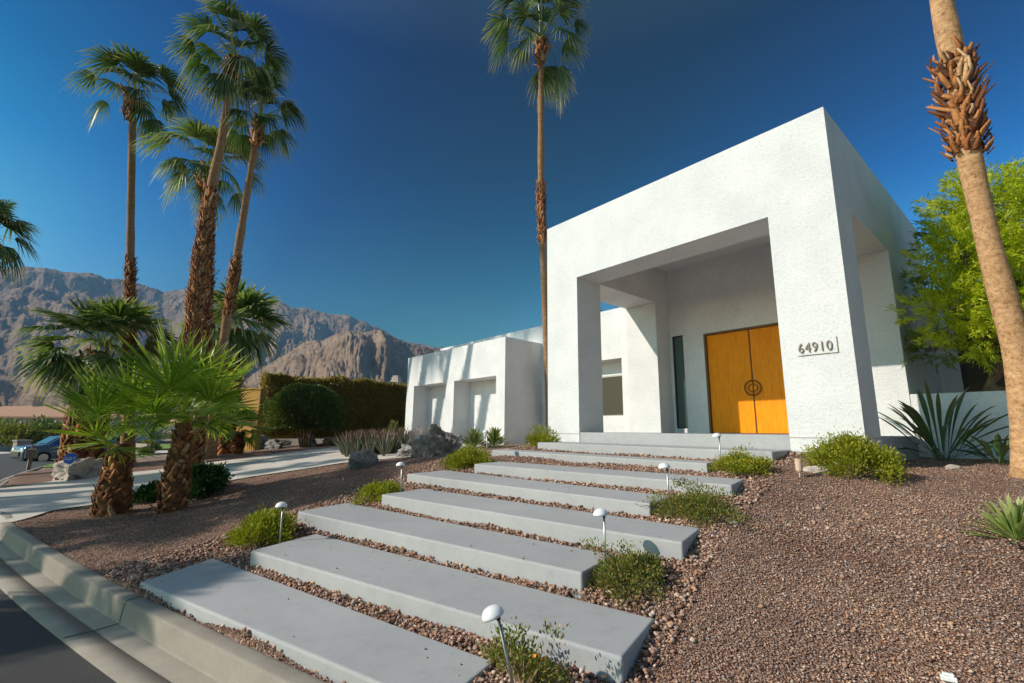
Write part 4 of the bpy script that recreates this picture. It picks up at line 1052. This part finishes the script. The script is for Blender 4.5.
for i, (hp, bp, lb) in enumerate(LAMPS):
    o = lamp0 if i == 0 else copy_tree(lamp0)
    hh = .40; d = 1.2; r_ = ray(*hp)       # the shade stands 0.40 m over the ground
    while d < 14 and (r_*d)[2]-float(gh(*(r_*d)[:2])) > hh: d += .02
    d = min(d, 8.); q = r_*d; p = np.array([q[0], q[1], 0.]); lean = bp[0]-hp[0] > 10
    if lean: p[:2] += RC[:2, 0]*.10
    p[2] = float(gh(p[0], p[1])); hh = q[2]-p[2]; o.location = tuple(p); o['label'] = lb
    rt_ = RC[:, 0]; ln_ = math.atan2(bp[0]-hp[0], bp[1]-hp[1])
    ax = np.cross((0, 0, 1.), -rt_); o.rotation_mode = 'QUATERNION'; o.rotation_quaternion = Matrix.Rotation(.25 if lean else 0, 3, Vector(ax)).to_quaternion()
    for c_ in kids(o):
        if c_.name.startswith('post'): c_.scale[2] = hh/.335
        elif c_.name.startswith('lamp_shade'): c_.location[2] = hh-.008
        else: c_.location[2] = hh-.335
    print('lamp', i, np.round(p, 2), round(hh, 2))

# spot fixture at the footing
sp = at(800, 478); t = thing('spot_light', 'small terracotta coloured spot fixture on a stake by the portico footing', 'garden lamp', sp)
m = MB(); c = sp+np.array([0, 0, .13]); m.tube([c+(0, 0, -.07), c+(0, 0, -.05), c+(0, 0, .07)], [.022, .034, .036], 16); m.build('lamp_head', M['terracotta'], t, smooth=False)
m = MB(); m.tube([sp+(0, 0, -.03), sp+(0, 0, .07)], .008, 8); m.build('stake', M['terracotta'], t, smooth=True); adopt(t)
# little white marker stake by the left pier, another at the bottom edge
for (px, py, h, lb) in ((529, 446, .16, 'small white marker box at the foot of the left pier'), (949, 681, .02, 'small white label lying in the gravel at the bottom edge')):
    p = at(px, py); m = MB(); m.box(-.028, .028, -.012, .012, 0, h, .3, tuple(p)); m.box(-.02, .02, -.008, .008, h, h+.012, .3, tuple(p)); tag(m.build('marker', M['white'], bevel=.003), lb, 'marker')
# dry twigs on the gravel
TW = [((676, 533), (692, 518)), ((775, 535), (790, 540)), ((786, 522), (802, 524)), ((842, 509), (858, 513)), ((860, 625), (877, 634)), ((655, 622), (661, 612)), ((826, 500), (838, 497)), ((905, 520), (915, 527))]
TWL = ['longest dry twig, leaning out of the scraggly bush', 'thin dry twig in the open gravel, left of the middle pair', 'thin dry twig below the yellow flowered bush, lying level', 'thin dry twig in front of the large rounded bush, lower one', 'dry twig in the lower gravel, nearest to the bottom edge', 'short dry twig beside the right corner of the second slab', 'thin dry twig in front of the large rounded bush, upper one', 'farthest right dry twig, towards the pale agave']
for i, (a, b_) in enumerate(TW):
    p, q = gp(*a), gp(*b_); m = MB(); mid = (p+q)/2+np.array([.01, .01, .012]); m.tube([p+(0, 0, .008), mid+(0, 0, .004), q+(0, 0, .01+(.05 if i == 0 else 0))], [.005, .004, .002], 5)
    tag(m.build('twig', M['twig']), TWL[i], 'twig', 'dry twigs on the gravel')

# sign disc on the rock
p = atd(70.5, 458.5, 12.0); t = thing('yard_sign', 'round blue security sign on a stake in front of the white rock', 'sign', (p[0], p[1], gz1(p[0], p[1])))
_dir = np.array([-p[0], -p[1], 0]); _dir /= np.linalg.norm(_dir); ang = math.atan2(_dir[1], _dir[0])+pi/2
m = MB(); m.tube([p-_dir*.008, p+_dir*.008], [.145, .145], 8); m.build('sign_plate', M['signblue'], t)
m = MB(); m.tube([(p[0]-_dir[0]*.02, p[1]-_dir[1]*.02, gz1(p[0], p[1])-.05), p-_dir*.02], .012, 6); m.build('stake', M['steel'], t)
tp = p+_dir*.012; sd = np.array([-_dir[1], _dir[0], 0]); q = tp-sd*.095*1.0
text_mesh('sign_lettering', 'ADT', .105, (tp[0]-sd[0]*.118, tp[1]-sd[1]*.118, tp[2]-.037), (pi/2, 0, ang), M['signwhite'], t, .002)
adopt(t)
# mailbox
p = at(28, 471); d = depth_of(p); t = thing('mailbox', 'weathered brown mailbox on a post at the far kerb', 'mailbox', p)
m = MB(); H = 25*d/F; m.box(-.06, .06, -.06, .06, -.1, H*.55, .3, tuple(p)); m.build('post', M['mail'], t)
m = MB(); w = .12*H; c = (p[0], p[1], p[2]+H*.5); m.box(-w, w, -w*1.4, w*1.4, 0, H*.32, -.1, c); m.build('box', M['mail'], t, bevel=.03)
m = MB(); V = [(c[0]+x, c[1]+y, c[2]+H*.32) for x, y in ((-w*1.15, -w*1.5), (w*1.15, -w*1.5), (w*1.15, w*1.5), (-w*1.15, w*1.5))]+[(c[0], c[1], c[2]+H*.46)]
m.add(V, [(0, 1, 2, 3), (0, 1, 4), (1, 2, 4), (2, 3, 4), (3, 0, 4)]); m.tube([(c[0], c[1], c[2]+H*.44), (c[0], c[1], c[2]+H*.52)], .04, 8); m.build('roof', M['mail'], t); adopt(t)

# car ---------------------------------------------------------
def car():
    p = at(62, 459); g0 = p[2]; t = thing('parked_car', 'blue grey sport utility car parked on the road beyond the palms', 'car', p)
    L, Wd, Hh = 4.7, 1.85, 1.65
    prof = [(-2.35, .35), (-2.38, .75), (-2.28, 1.0), (-1.35, 1.12), (-.75, 1.58), (.2, 1.66), (1.5, 1.62), (2.15, 1.15), (2.32, 1.05), (2.35, .45), (2.2, .3), (-2.2, .28)]
    import bmesh
    def side(z): return .5*Wd*(1-.16*max(0, (z-1.0)/.66))
    V = []; Fc = []; n = len(prof)
    for s in (-1, 1): V += [(x, s*side(z), z) for x, z in prof]
    Fc = [tuple(range(n)), tuple(range(n, 2*n))[::-1]]+[(i, n+i, n+(i+1) % n, (i+1) % n) for i in range(n)]
    m = MB(); m.add(V, Fc); body = m.build('body', M['carpaint'], t, bevel=.07, seg=3, angle=.3)
    m = MB()
    for s in (-1, 1):
        def q(pts): m.add([(x, s*(side(z)+.012), z) for x, z in pts], [tuple(range(len(pts)))])
        q([(-1.1, 1.14), (-.68, 1.53), (.1, 1.58), (.1, 1.12)]); q([(.18, 1.12), (.18, 1.58), (1.05, 1.56), (1.05, 1.10)]); q([(1.13, 1.10), (1.13, 1.55), (1.5, 1.53), (1.9, 1.14)])
    m.build('side_windows', M['carglass'], t)
    m = MB(); m.add([(-1.33, -.72, 1.16), (-1.33, .72, 1.16), (-.80, .64, 1.56), (-.80, -.64, 1.56)], [(0, 1, 2, 3)]); m.add([(2.13, -.7, 1.2), (2.13, .7, 1.2), (1.6, .62, 1.58), (1.6, -.62, 1.58)], [(0, 1, 2, 3)])
    g_ = m.build('windscreen', M['carglass'], t); g_.location = (-.02, 0, .02)
    for x in (-1.45, 1.45):
        for s in (-1, 1):
            m = MB(); m.tube([(x, s*.70, .36), (x, s*.95, .36)], .36, 22); w = m.build('wheel', M['tyre'], t)
            m = MB(); m.tube([(x, s*.94, .36), (x, s*.965, .36)], .23, 14); m.build('rim', M['chrome'], w)
    for s in (-1, 1):
        m = MB(); m.box(-2.36, -2.26, s*.62-.17, s*.62+.17, .78, .93); m.build('headlight', M['lampwhite'], t, bevel=.02)
        m = MB(); m.box(2.27, 2.36, s*.68-.12, s*.68+.12, .85, 1.1); m.build('tail_light', simple('tail_red', (.4, .02, .02), .3), t)
    m = MB(); m.box(-2.42, -2.33, -.5, .5, .45, .72); m.build('grille', M['darkframe'], t)
    t.rotation_euler[2] = 1.95; t.location = (p[0]+8, p[1]+.6, gz1(p[0]+8, p[1]+.6)+.02)
car()

# hedge, dome tree, walls ------------------------------------
def hedge(label, P, Q, z0, z1a, z1b, w, n, ls, mat, seed, cat='hedge'):
    R = np.random.default_rng(seed); P = np.array(P[:2]); Q = np.array(Q[:2]); d = Q-P; L = np.hypot(*d); d /= L; nn = np.array([-d[1], d[0]])
    t = thing('hedge', label, cat, (*((P+Q)/2), z0))
    m = MB(); a = P+d*.25; b_ = Q-d*.25
    c = [a-nn*(w/2-.22), b_-nn*(w/2-.22), b_+nn*(w/2-.22), a+nn*(w/2-.22)]
    V = [(x, y, z0-.1) for x, y in c]+[(x, y, z) for (x, y), z in zip(c, (z1a-.25, z1b-.25, z1b-.25, z1a-.25))]
    m.add(V, [(0, 1, 2, 3), (4, 5, 6, 7), (0, 1, 5, 4), (1, 2, 6, 5), (2, 3, 7, 6), (3, 0, 4, 7)]); m.build('twig_core', M['hedgeleaf'], t)
    s = R.random(n)*L; face = R.random(n); h = R.random(n); ztop = z1a+(z1b-z1a)*s/L+.22*(fbm(s*1.3, s*0, 4, seed)-.5)*2
    off = np.where(face < .55, -w/2, np.where(face < .75, w/2, (R.random(n)-.5)*w))
    z = np.where(face < .75, z0+(ztop-z0)*h, ztop)
    e = face > .94; s = np.where(e, np.where(R.random(n) < .5, 0, L), s); off = np.where(e, (R.random(n)-.5)*w, off); z = np.where(e, z0+(ztop-z0)*h, z)
    lump = (fbm(s*1.1+off, z*1.1, 4, seed+1)-.5)*.8
    off = off+np.sign(off)*lump; C = np.stack([P[0]+d[0]*s+nn[0]*off, P[1]+d[1]*s+nn[1]*off, z+R.normal(0, .04, n)], 1)+R.normal(0, .05, (n, 3))
    D = np.stack([nn[0]*np.sign(off), nn[1]*np.sign(off), np.full(n, .5)], 1)+R.normal(0, .6, (n, 3))
    V, Qd, T = leaf_quads(C, D, ls*(.6+.8*R.random(n)), ls*.5*(.7+.6*R.random(n)), seed)
    mesh_np('foliage', V, Qd, M[mat], t, t=T); adopt(t)
a = atd(258, 430, 25.5); b_ = atd(425, 430, 31)
hedge('long clipped brownish green hedge beyond the driveway left of the garage', a, b_, -.5, 2.75, 2.75, 1.6, 60000, .13, 'hedgeleaf', 81)
def dome():
    c = atd(304, 430, 21.5); g0 = gz1(c[0], c[1]); t = thing('topiary_tree', 'dark clipped dome shaped tree standing before the hedge', 'tree', (c[0], c[1], g0))
    m = MB(); 
    for k in range(5): m.tube([(c[0]+.1*k-.2, c[1]+.05*k, g0-.1), (c[0]+.25*(k-2), c[1]+.1*k-.2, .1), (c[0]+.5*(k-2), c[1]+.2*(k-2), .8)], [.045, .035, .02], 7)
    m.build('trunk', M['branch'], t, smooth=True)
    R = np.random.default_rng(9); n = 42000; u = R.normal(size=(n, 3)); u /= np.linalg.norm(u, axis=1, keepdims=True)
    rx, rz, cz = 2.25, 1.30, .62
    rad = .90+.12*R.random(n)+.24*(fbm(u[:, 0]*3+5, u[:, 1]*3+u[:, 2]*2, 4, 3)-.5)
    u[:, 2] = np.where(u[:, 2] < -.35, -.35-R.random(n)*.15, u[:, 2])
    C = u*rad[:, None]*np.array([rx, 1.6, rz])+np.array([c[0], c[1], cz])
    V, Q, T = leaf_quads(C, u+R.normal(0, .5, (n, 3)), .10*(.6+.7*R.random(n)), .05*(.7+.6*R.random(n)), 5)
    mesh_np('crown', V, Q, M['hedgetop'], t, t=T)
    adopt(t)
dome()
a = atd(204, 430, 22.5); b_ = atd(259, 430, 22.0)
def wall_obj(name, label, a, b_, z0, z1, th, mat, cat='wall', cap=None):
    a = np.array(a[:2]); b_ = np.array(b_[:2]); d = (b_-a)/np.hypot(*(b_-a)); n = np.array([-d[1], d[0]])*th/2
    t = thing(name, label, cat, (*((a+b_)/2), z0)); m = MB(); m.prism([tuple(a-n), tuple(b_-n), tuple(b_+n), tuple(a+n)], z0, z1); m.build('panel', M[mat], t, bevel=.02)
    if cap: 
        m = MB(); n2 = n*1.25; e = d*.04; m.prism([tuple(a-n2-e), tuple(b_-n2+e), tuple(b_+n2+e), tuple(a+n2-e)], z1+.002, z1+.08); m.build('coping', M[cap], t, bevel=.02)
    adopt(t); return t
wall_obj('garden_wall', 'tall ochre plaster wall between the palms and the hedge', a, b_, -1.6, 1.75, .3, 'ochre', cap='ochre')

# chimney of the neighbour's house behind the hedge
def chimney():
    c = atd(396, 387, 60); t = thing('neighbor_house', 'cream house behind the hedge with only its capped chimney showing', 'house', (c[0], c[1], -2))
    m = MB(); m.box(-.45, .45, -.45, .45, -2, 1.2, .6, (c[0], c[1], c[2])); m.box(-.55, .55, -.55, .55, .6, .8, .6, tuple(c)); ch = m.build('chimney', M['rockpale'], t)
    m = MB(); m.box(-.35, .35, -.35, .35, 1.2, 1.45, .6, tuple(c)); m.build('chimney_cap', M['rockpale'], ch)
    m = MB(); m.box(-6, 5, -4, 4, -2-c[2], -1.0, .6, tuple(c)); m.build('wall', M['housewall'], t)
    adopt(t)
chimney()

# far street scene -------------------------------------------
def far_house(label, px0, px1, ybase, depth, hwall, hroof, seed, garage=None, chim=None, ang=None, wallm='housewall'):
    A = atd(px0, ybase, depth); B = atd(px1, ybase, depth); A[2] = B[2] = zb_ = float(gh((A[0]+B[0])/2, (A[1]+B[1])/2))
    c = (A+B)/2; d = (B-A)[:2]; L = np.hypot(*d); d /= L; n = np.array([-d[1], d[0]]); 
    if n@c[:2] < 0: n = -n
    t = thing('neighbor_house', label, 'house', (c[0], c[1], zb_))
    W = lambda s, w, z: (c[0]+d[0]*s+n[0]*w, c[1]+d[1]*s+n[1]*w, z)
    h = L/2; m = MB(); V = [W(-h, 0, zb_-.5), W(h, 0, zb_-.5), W(h, 9, zb_-.5), W(-h, 9, zb_-.5)]+[W(-h, 0, zb_+hwall), W(h, 0, zb_+hwall), W(h, 9, zb_+hwall), W(-h, 9, zb_+hwall)]
    BF = [(0, 1, 2, 3), (4, 5, 6, 7), (0, 1, 5, 4), (1, 2, 6, 5), (2, 3, 7, 6), (3, 0, 4, 7)]
    m.add(V, BF); m.build('wall', M[wallm], t)
    m = MB(); e = .6; z = zb_+hwall; V = [W(-h-e, -e, z), W(h+e, -e, z), W(h+e, 9+e, z), W(-h-e, 9+e, z), W(-h+3, 4.5, z+hroof), W(h-3, 4.5, z+hroof)]
    V += [W(-h-e, -e, z+.2), W(h+e, -e, z+.2), W(h+e, 9+e, z+.2), W(-h-e, 9+e, z+.2)]
    m.add(V, [(0, 1, 2, 3), (0, 1, 7, 6), (1, 2, 8, 7), (2, 3, 9, 8), (3, 0, 6, 9), (6, 7, 5, 4), (7, 8, 5), (8, 9, 4, 5), (9, 6, 4)]); rf = m.build('roof', M['tile'], t)
    def panel(s0_, s1_, z0_, z1_, name, mat, parent=t, o_=.06):
        m = MB(); V = [W(s0_, -o_, zb_+z0_), W(s1_, -o_, zb_+z0_), W(s1_, -.001, zb_+z0_), W(s0_, -.001, zb_+z0_)]+[W(s0_, -o_, zb_+z1_), W(s1_, -o_, zb_+z1_), W(s1_, -.001, zb_+z1_), W(s0_, -.001, zb_+z1_)]
        m.add(V, BF); return m.build(name, M[mat], parent)
    if garage: panel(garage[0], garage[1], 0, 2.3, 'garage_door', 'garagedoor')
    for s in np.arange(-h+1.5, h-1.5, 3.6):
        if garage and garage[0]-1.4 < s < garage[1]+.2: continue
        w = panel(s, s+1.3, .9, 2.1, 'window', 'signwhite'); panel(s+.1, s+1.2, 1.0, 2.0, 'pane', 'window', w, .08)
    if chim:
        m = MB(); q = W(chim, 5, zb_+hwall); m.box(-.5, .5, -.5, .5, 0, hroof+1.2, 0, q); ch = m.build('chimney', M['rockpale'], rf); m = MB(); m.box(-.6, .6, -.6, .6, hroof+1.2, hroof+1.4, 0, q); m.build('chimney_cap', M['rockpale'], ch)
    adopt(t)
far_house('far house with red tile roof and broad tan garage door', 128, 196, 437, 92, 3.1, 1.8, 1, garage=(-5.2, .6))
far_house('far house with long red tile roof at the left edge', -60, 112, 434, 62, 3.5, 1.7, 2, chim=-4.2, wallm='greywall')
far_house('pale far house seen between the low palm trunks', 205, 262, 436, 110, 3.0, 1.6, 3)
GF_ = 'shrubs across the far road'
R_ = np.random.default_rng(3)
FS = [(-8, 433, 48, 2.8, 'dense dark shrub at the left edge across the road'), (14, 434, 46, 2.6, 'rounded olive shrub left of the stone pillar'), (40, 434, 50, 2.8, 'wide shrub above the parked car'), (66, 433, 52, 2.6, 'shrub between the parked car and the fat trunked palm'), (100, 433, 58, 2.4, 'small shrub left of the far garage'),
      (148, 441, 42, .9, 'small dark shrub before the far garage'), (205, 433, 60, 2.6, 'shrub half hidden by the tall trunks'), (182, 446, 30, .6, 'low grey green shrub by the lawn boulders'), (146, 446, 33, .5, 'tiny grey green shrub left of the lawn boulders')]
for i, (px, py, dp, hh, lb) in enumerate(FS):
    p = atd(px, py, dp); p[2] = float(gh(p[0], p[1])); k = (px, i)
    shrub('shrub', lb, 'shrub', p, hh*1.15, hh*.9, hh, 1800, .22*hh/2+.05, .10*hh/2+.03, 'olive' if i % 2 else 'hedgetop', 90+i, GF_, 34, stems=6, flat=True)
p = atd(21.5, 446, 33); p[2] = float(gh(p[0], p[1])); m = MB(); m.box(-.36, .36, -.36, .36, -.2, 1.15, .4, tuple(p)); m.box(-.42, .42, -.42, .42, 1.15, 1.27, .4, tuple(p))
tag(m.build('stone_pillar', M['blockwall'], bevel=.03), 'square stone pillar across the road at the left', 'pillar')
a = atd(150, 437, 40); b_ = atd(132, 438, 42); zg = float(gh(a[0], a[1])); wall_obj('garden_wall', 'low pinkish block wall before the far garage', a, b_, zg-.3, zg+.7, .3, 'blockwall')
a = atd(-30, 437, 42); b_ = atd(18, 437, 45); zg = float(gh(a[0], a[1])); wall_obj('garden_wall', 'low grey block wall at the left edge across the road', a, b_, zg-.3, zg+.6, .3, 'greywall')
# lawns: grass sheets following the ground
def lawn(name, pts, n=1):
    poly = [gp(*q) if isinstance(q, tuple) and len(q) == 2 else q for q in pts]; P = np.array([p[:2] for p in poly])
    lo, hi = P.min(0), P.max(0); k = 60; X, Y = np.meshgrid(np.linspace(lo[0], hi[0], k), np.linspace(lo[1], hi[1], k), indexing='ij'); Z = gz(X.ravel(), Y.ravel()).reshape(X.shape)+.03
    Fq = grid_faces(k, k); V = np.stack([X.ravel(), Y.ravel(), Z.ravel()], 1); c = V[Fq].mean(1); ok = in_poly(c[:, 0], c[:, 1], [tuple(p) for p in P])
    if ok.any(): o = mesh_np(name, V, Fq[ok][:, ::-1], M['lawn'], smooth=True); struct(o)
lawn('lawn', [(133, 458), (180, 451), (182, 446), (150, 447), (130, 451)])
lawn('lawn', [(28, 471.5), (60, 468), (62, 460), (45, 461)])
def flat_lawn(name, q, depths, mat='lawn'):
    P = [atd(px, 440, d)[:2] for (px, _), d in zip(q, depths)]
    P = np.array(P); lo, hi = P.min(0), P.max(0); k = 50; X, Y = np.meshgrid(np.linspace(lo[0], hi[0], k), np.linspace(lo[1], hi[1], k), indexing='ij'); Z = gh(X, Y)+.10
    Fq = grid_faces(k, k); V = np.stack([X.ravel(), Y.ravel(), Z.ravel()], 1); c = V[Fq].mean(1); ok = in_poly(c[:, 0], c[:, 1], [tuple(p) for p in P]); struct(mesh_np(name, V, Fq[ok][:, ::-1], M[mat], smooth=True))
flat_lawn('lawn', [(-40, 0), (75, 0), (75, 0), (-40, 0)], [44, 48, 58, 54])
flat_lawn('road', [(-60, 0), (215, 0), (215, 0), (-60, 0)], [32, 32, 41, 43], 'drive')
flat_lawn('lawn', [(105, 0), (215, 0), (215, 0), (105, 0)], [48, 48, 60, 60])

# tree right of the portico ----------------------------------
def feather_tree():
    root_ = np.array([1.05, 11.1, gz1(1.05, 11.1)]); t = thing('feathery_tree', 'bright yellow green feathery tree behind the retaining wall', 'tree', root_)
    D0 = 7.1
    lobes = [((985, 205), 7.3, .62, .50, 1), ((1035, 215), 7.8, .9, .7, 0), ((962, 258), 7.0, .50, .40, 1), ((1010, 280), 7.0, .75, .60, 1), ((950, 310), 6.9, .46, .30, 1), ((982, 338), 6.8, .50, .26, 1),
             ((1050, 325), 7.3, .7, .6, 1), ((945, 232), 8.2, .30, .42, 0), ((942, 285), 8.0, .34, .42, 0), ((1050, 260), 7.2, .9, .8, 1), ((935, 345), 7.6, .30, .22, 0)]
    fork = atd(1012, 352, 7.2); base = root_
    m = MB(); m.tube([base+(0, 0, -.1), atd(985, 400, 7.25)*.5+base*.5, atd(988, 388, 7.2), atd(1000, 368, 7.2), fork], [.12, .11, .105, .10, .085], 10, jit=.1)
    R = np.random.default_rng(21); C = []; D = []; Ls = []; C2 = []; D2 = []
    for (px, dp, rx, rz, br) in lobes:
        c = atd(*px, dp); mid = (fork+c)/2+R.normal(0, .1, 3); m.tube([fork, mid, c], [.05, .03, .012], 7)
        for _ in range(5):
            e = c+R.normal(0, .4, 3)*np.array([rx, rx, rz]); m.tube([c, (c+e)/2+R.normal(0, .04, 3), e], [.014, .009, .004], 5)
        ns = int(250*rx*rz/.35)
        u = R.normal(size=(ns, 3)); u /= np.linalg.norm(u, axis=1, keepdims=True); rad = (.35+.75*R.random(ns))
        S = c+u*rad[:, None]*np.array([rx, rx, rz])
        for s_, uu in zip(S, u):      # a spray: a twig with leaflets on both sides
            d = uu*.9+R.normal(0, .35, 3)+np.array([0, 0, .45]); d /= np.linalg.norm(d); ln = .16+.14*R.random(); k = 26
            tt = R.random(k); P = s_+d*(tt*ln)[:, None]+R.normal(0, .02, (k, 3))
            dd = d*.9+R.normal(0, .5, (k, 3)); 
            (C if br else C2).append(P); (D if br else D2).append(dd)
    m.build('trunk', M['branch'], t, smooth=True)
    for Cc, Dd, mt, sd in ((C, D, 'acacia', 1), (C2, D2, 'acaciashade', 2)):
        Cc = np.concatenate(Cc); Dd = np.concatenate(Dd); V, Q, T = leaf_quads(Cc, Dd, .06+.045*rng.random(len(Cc)), .013+.007*rng.random(len(Cc)), sd, .1)
        mesh_np('crown', V, Q, M[mt], t, t=T)
    adopt(t)
feather_tree()

# ------------------------------------------------------------------ world, sun, camera
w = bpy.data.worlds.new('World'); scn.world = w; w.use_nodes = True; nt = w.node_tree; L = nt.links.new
bg = nt.nodes['Background']; sky = nt.nodes.new('ShaderNodeTexSky'); sky.sky_type = 'NISHITA'; sky.sun_disc = False
el = math.asin(SUN[2]); sky.sun_elevation = el; sky.sun_rotation = math.atan2(SUN[0], SUN[1]); sky.altitude = 200; sky.air_density = 1.0; sky.dust_density = .6; sky.ozone_density = 3.
tc = nt.nodes.new('ShaderNodeTexCoord')
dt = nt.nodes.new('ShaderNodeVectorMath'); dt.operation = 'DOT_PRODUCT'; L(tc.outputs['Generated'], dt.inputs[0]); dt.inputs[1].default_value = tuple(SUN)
# polarised sky: darkest about a right angle from the sun, with added fill towards the sun
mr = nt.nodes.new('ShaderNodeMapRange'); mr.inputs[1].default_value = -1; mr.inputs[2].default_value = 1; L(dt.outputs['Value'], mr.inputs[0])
pol_fill = ramp(nt, [(.0, (1.2, 1.2, 1.2)), (.25, (1.1, 1.25, 1.3)), (.34, (.75, .90, .92)), (.46, (.42, .56, .44)), (.56, (.36, .46, .40)), (.66, (.36, .44, .52)), (.76, (.95, .98, 1.0)), (.84, (2.3, 1.75, 1.25)), (1, (4.4, 3.2, 2.1))], mr.outputs[0])  # warm gain round the sun is added to brighten the portico interior
c = mix(nt, 1., sky.outputs[0], pol_fill.outputs[0], 'MULTIPLY')
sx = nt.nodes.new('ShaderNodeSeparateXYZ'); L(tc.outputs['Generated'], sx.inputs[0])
elr = ramp(nt, [(0, (1.1, 1.12, .92)), (.18, (.55, .98, .96)), (.30, (.18, .68, .88)), (.42, (.02, .40, .74)), (.52, (.0, .25, .54)), (.66, (.0, .12, .40)), (.80, (.8, .7, .6)), (1, (1.8, 1.4, 1.))], sx.outputs[2])  # zenith gain is added fill light, above the view
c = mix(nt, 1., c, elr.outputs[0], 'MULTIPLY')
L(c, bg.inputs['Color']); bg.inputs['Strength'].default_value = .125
sl = bpy.data.lights.new('sun', 'SUN'); sl.energy = 4.4; sl.angle = math.radians(.53); sl.color = (1., .91, .78)
so = bpy.data.objects.new('sun', sl); COL.objects.link(so); so.rotation_euler = Vector(SUN).to_track_quat('Z', 'Y').to_euler()
cam = bpy.data.cameras.new('camera'); cam.sensor_width = 36; cam.lens = F/1024*36; cam.clip_end = 20000; cam.clip_start = .05
co = bpy.data.objects.new('camera', cam); COL.objects.link(co); m4 = Matrix([list(r) for r in RC]).to_4x4(); co.matrix_world = m4
scn.camera = co
scn.view_settings.view_transform = 'Standard'; scn.view_settings.look = 'None'; scn.view_settings.gamma = 1; scn.view_settings.exposure = .06
scn.cycles.use_denoising = True; scn.cycles.max_bounces = 6
scn.cycles.transparent_max_bounces = 8

hz = MB(); hz.box(-3200, 400, -400, 3200, -40, 900)
ho = hz.build('haze', M['white']); ho['kind'] = 'stuff'
hm = bpy.data.materials.new('haze_air'); hm.use_nodes = True; hn = hm.node_tree; hn.nodes.remove(hn.nodes['Principled BSDF'])
pv = hn.nodes.new('ShaderNodeVolumePrincipled'); pv.inputs['Color'].default_value = (.24, .58, 1, 1); pv.inputs['Density'].default_value = .00012; pv.inputs['Anisotropy'].default_value = .0
hn.links.new(pv.outputs[0], hn.nodes['Material Output'].inputs['Volume']); ho.data.materials.clear(); ho.data.materials.append(hm)
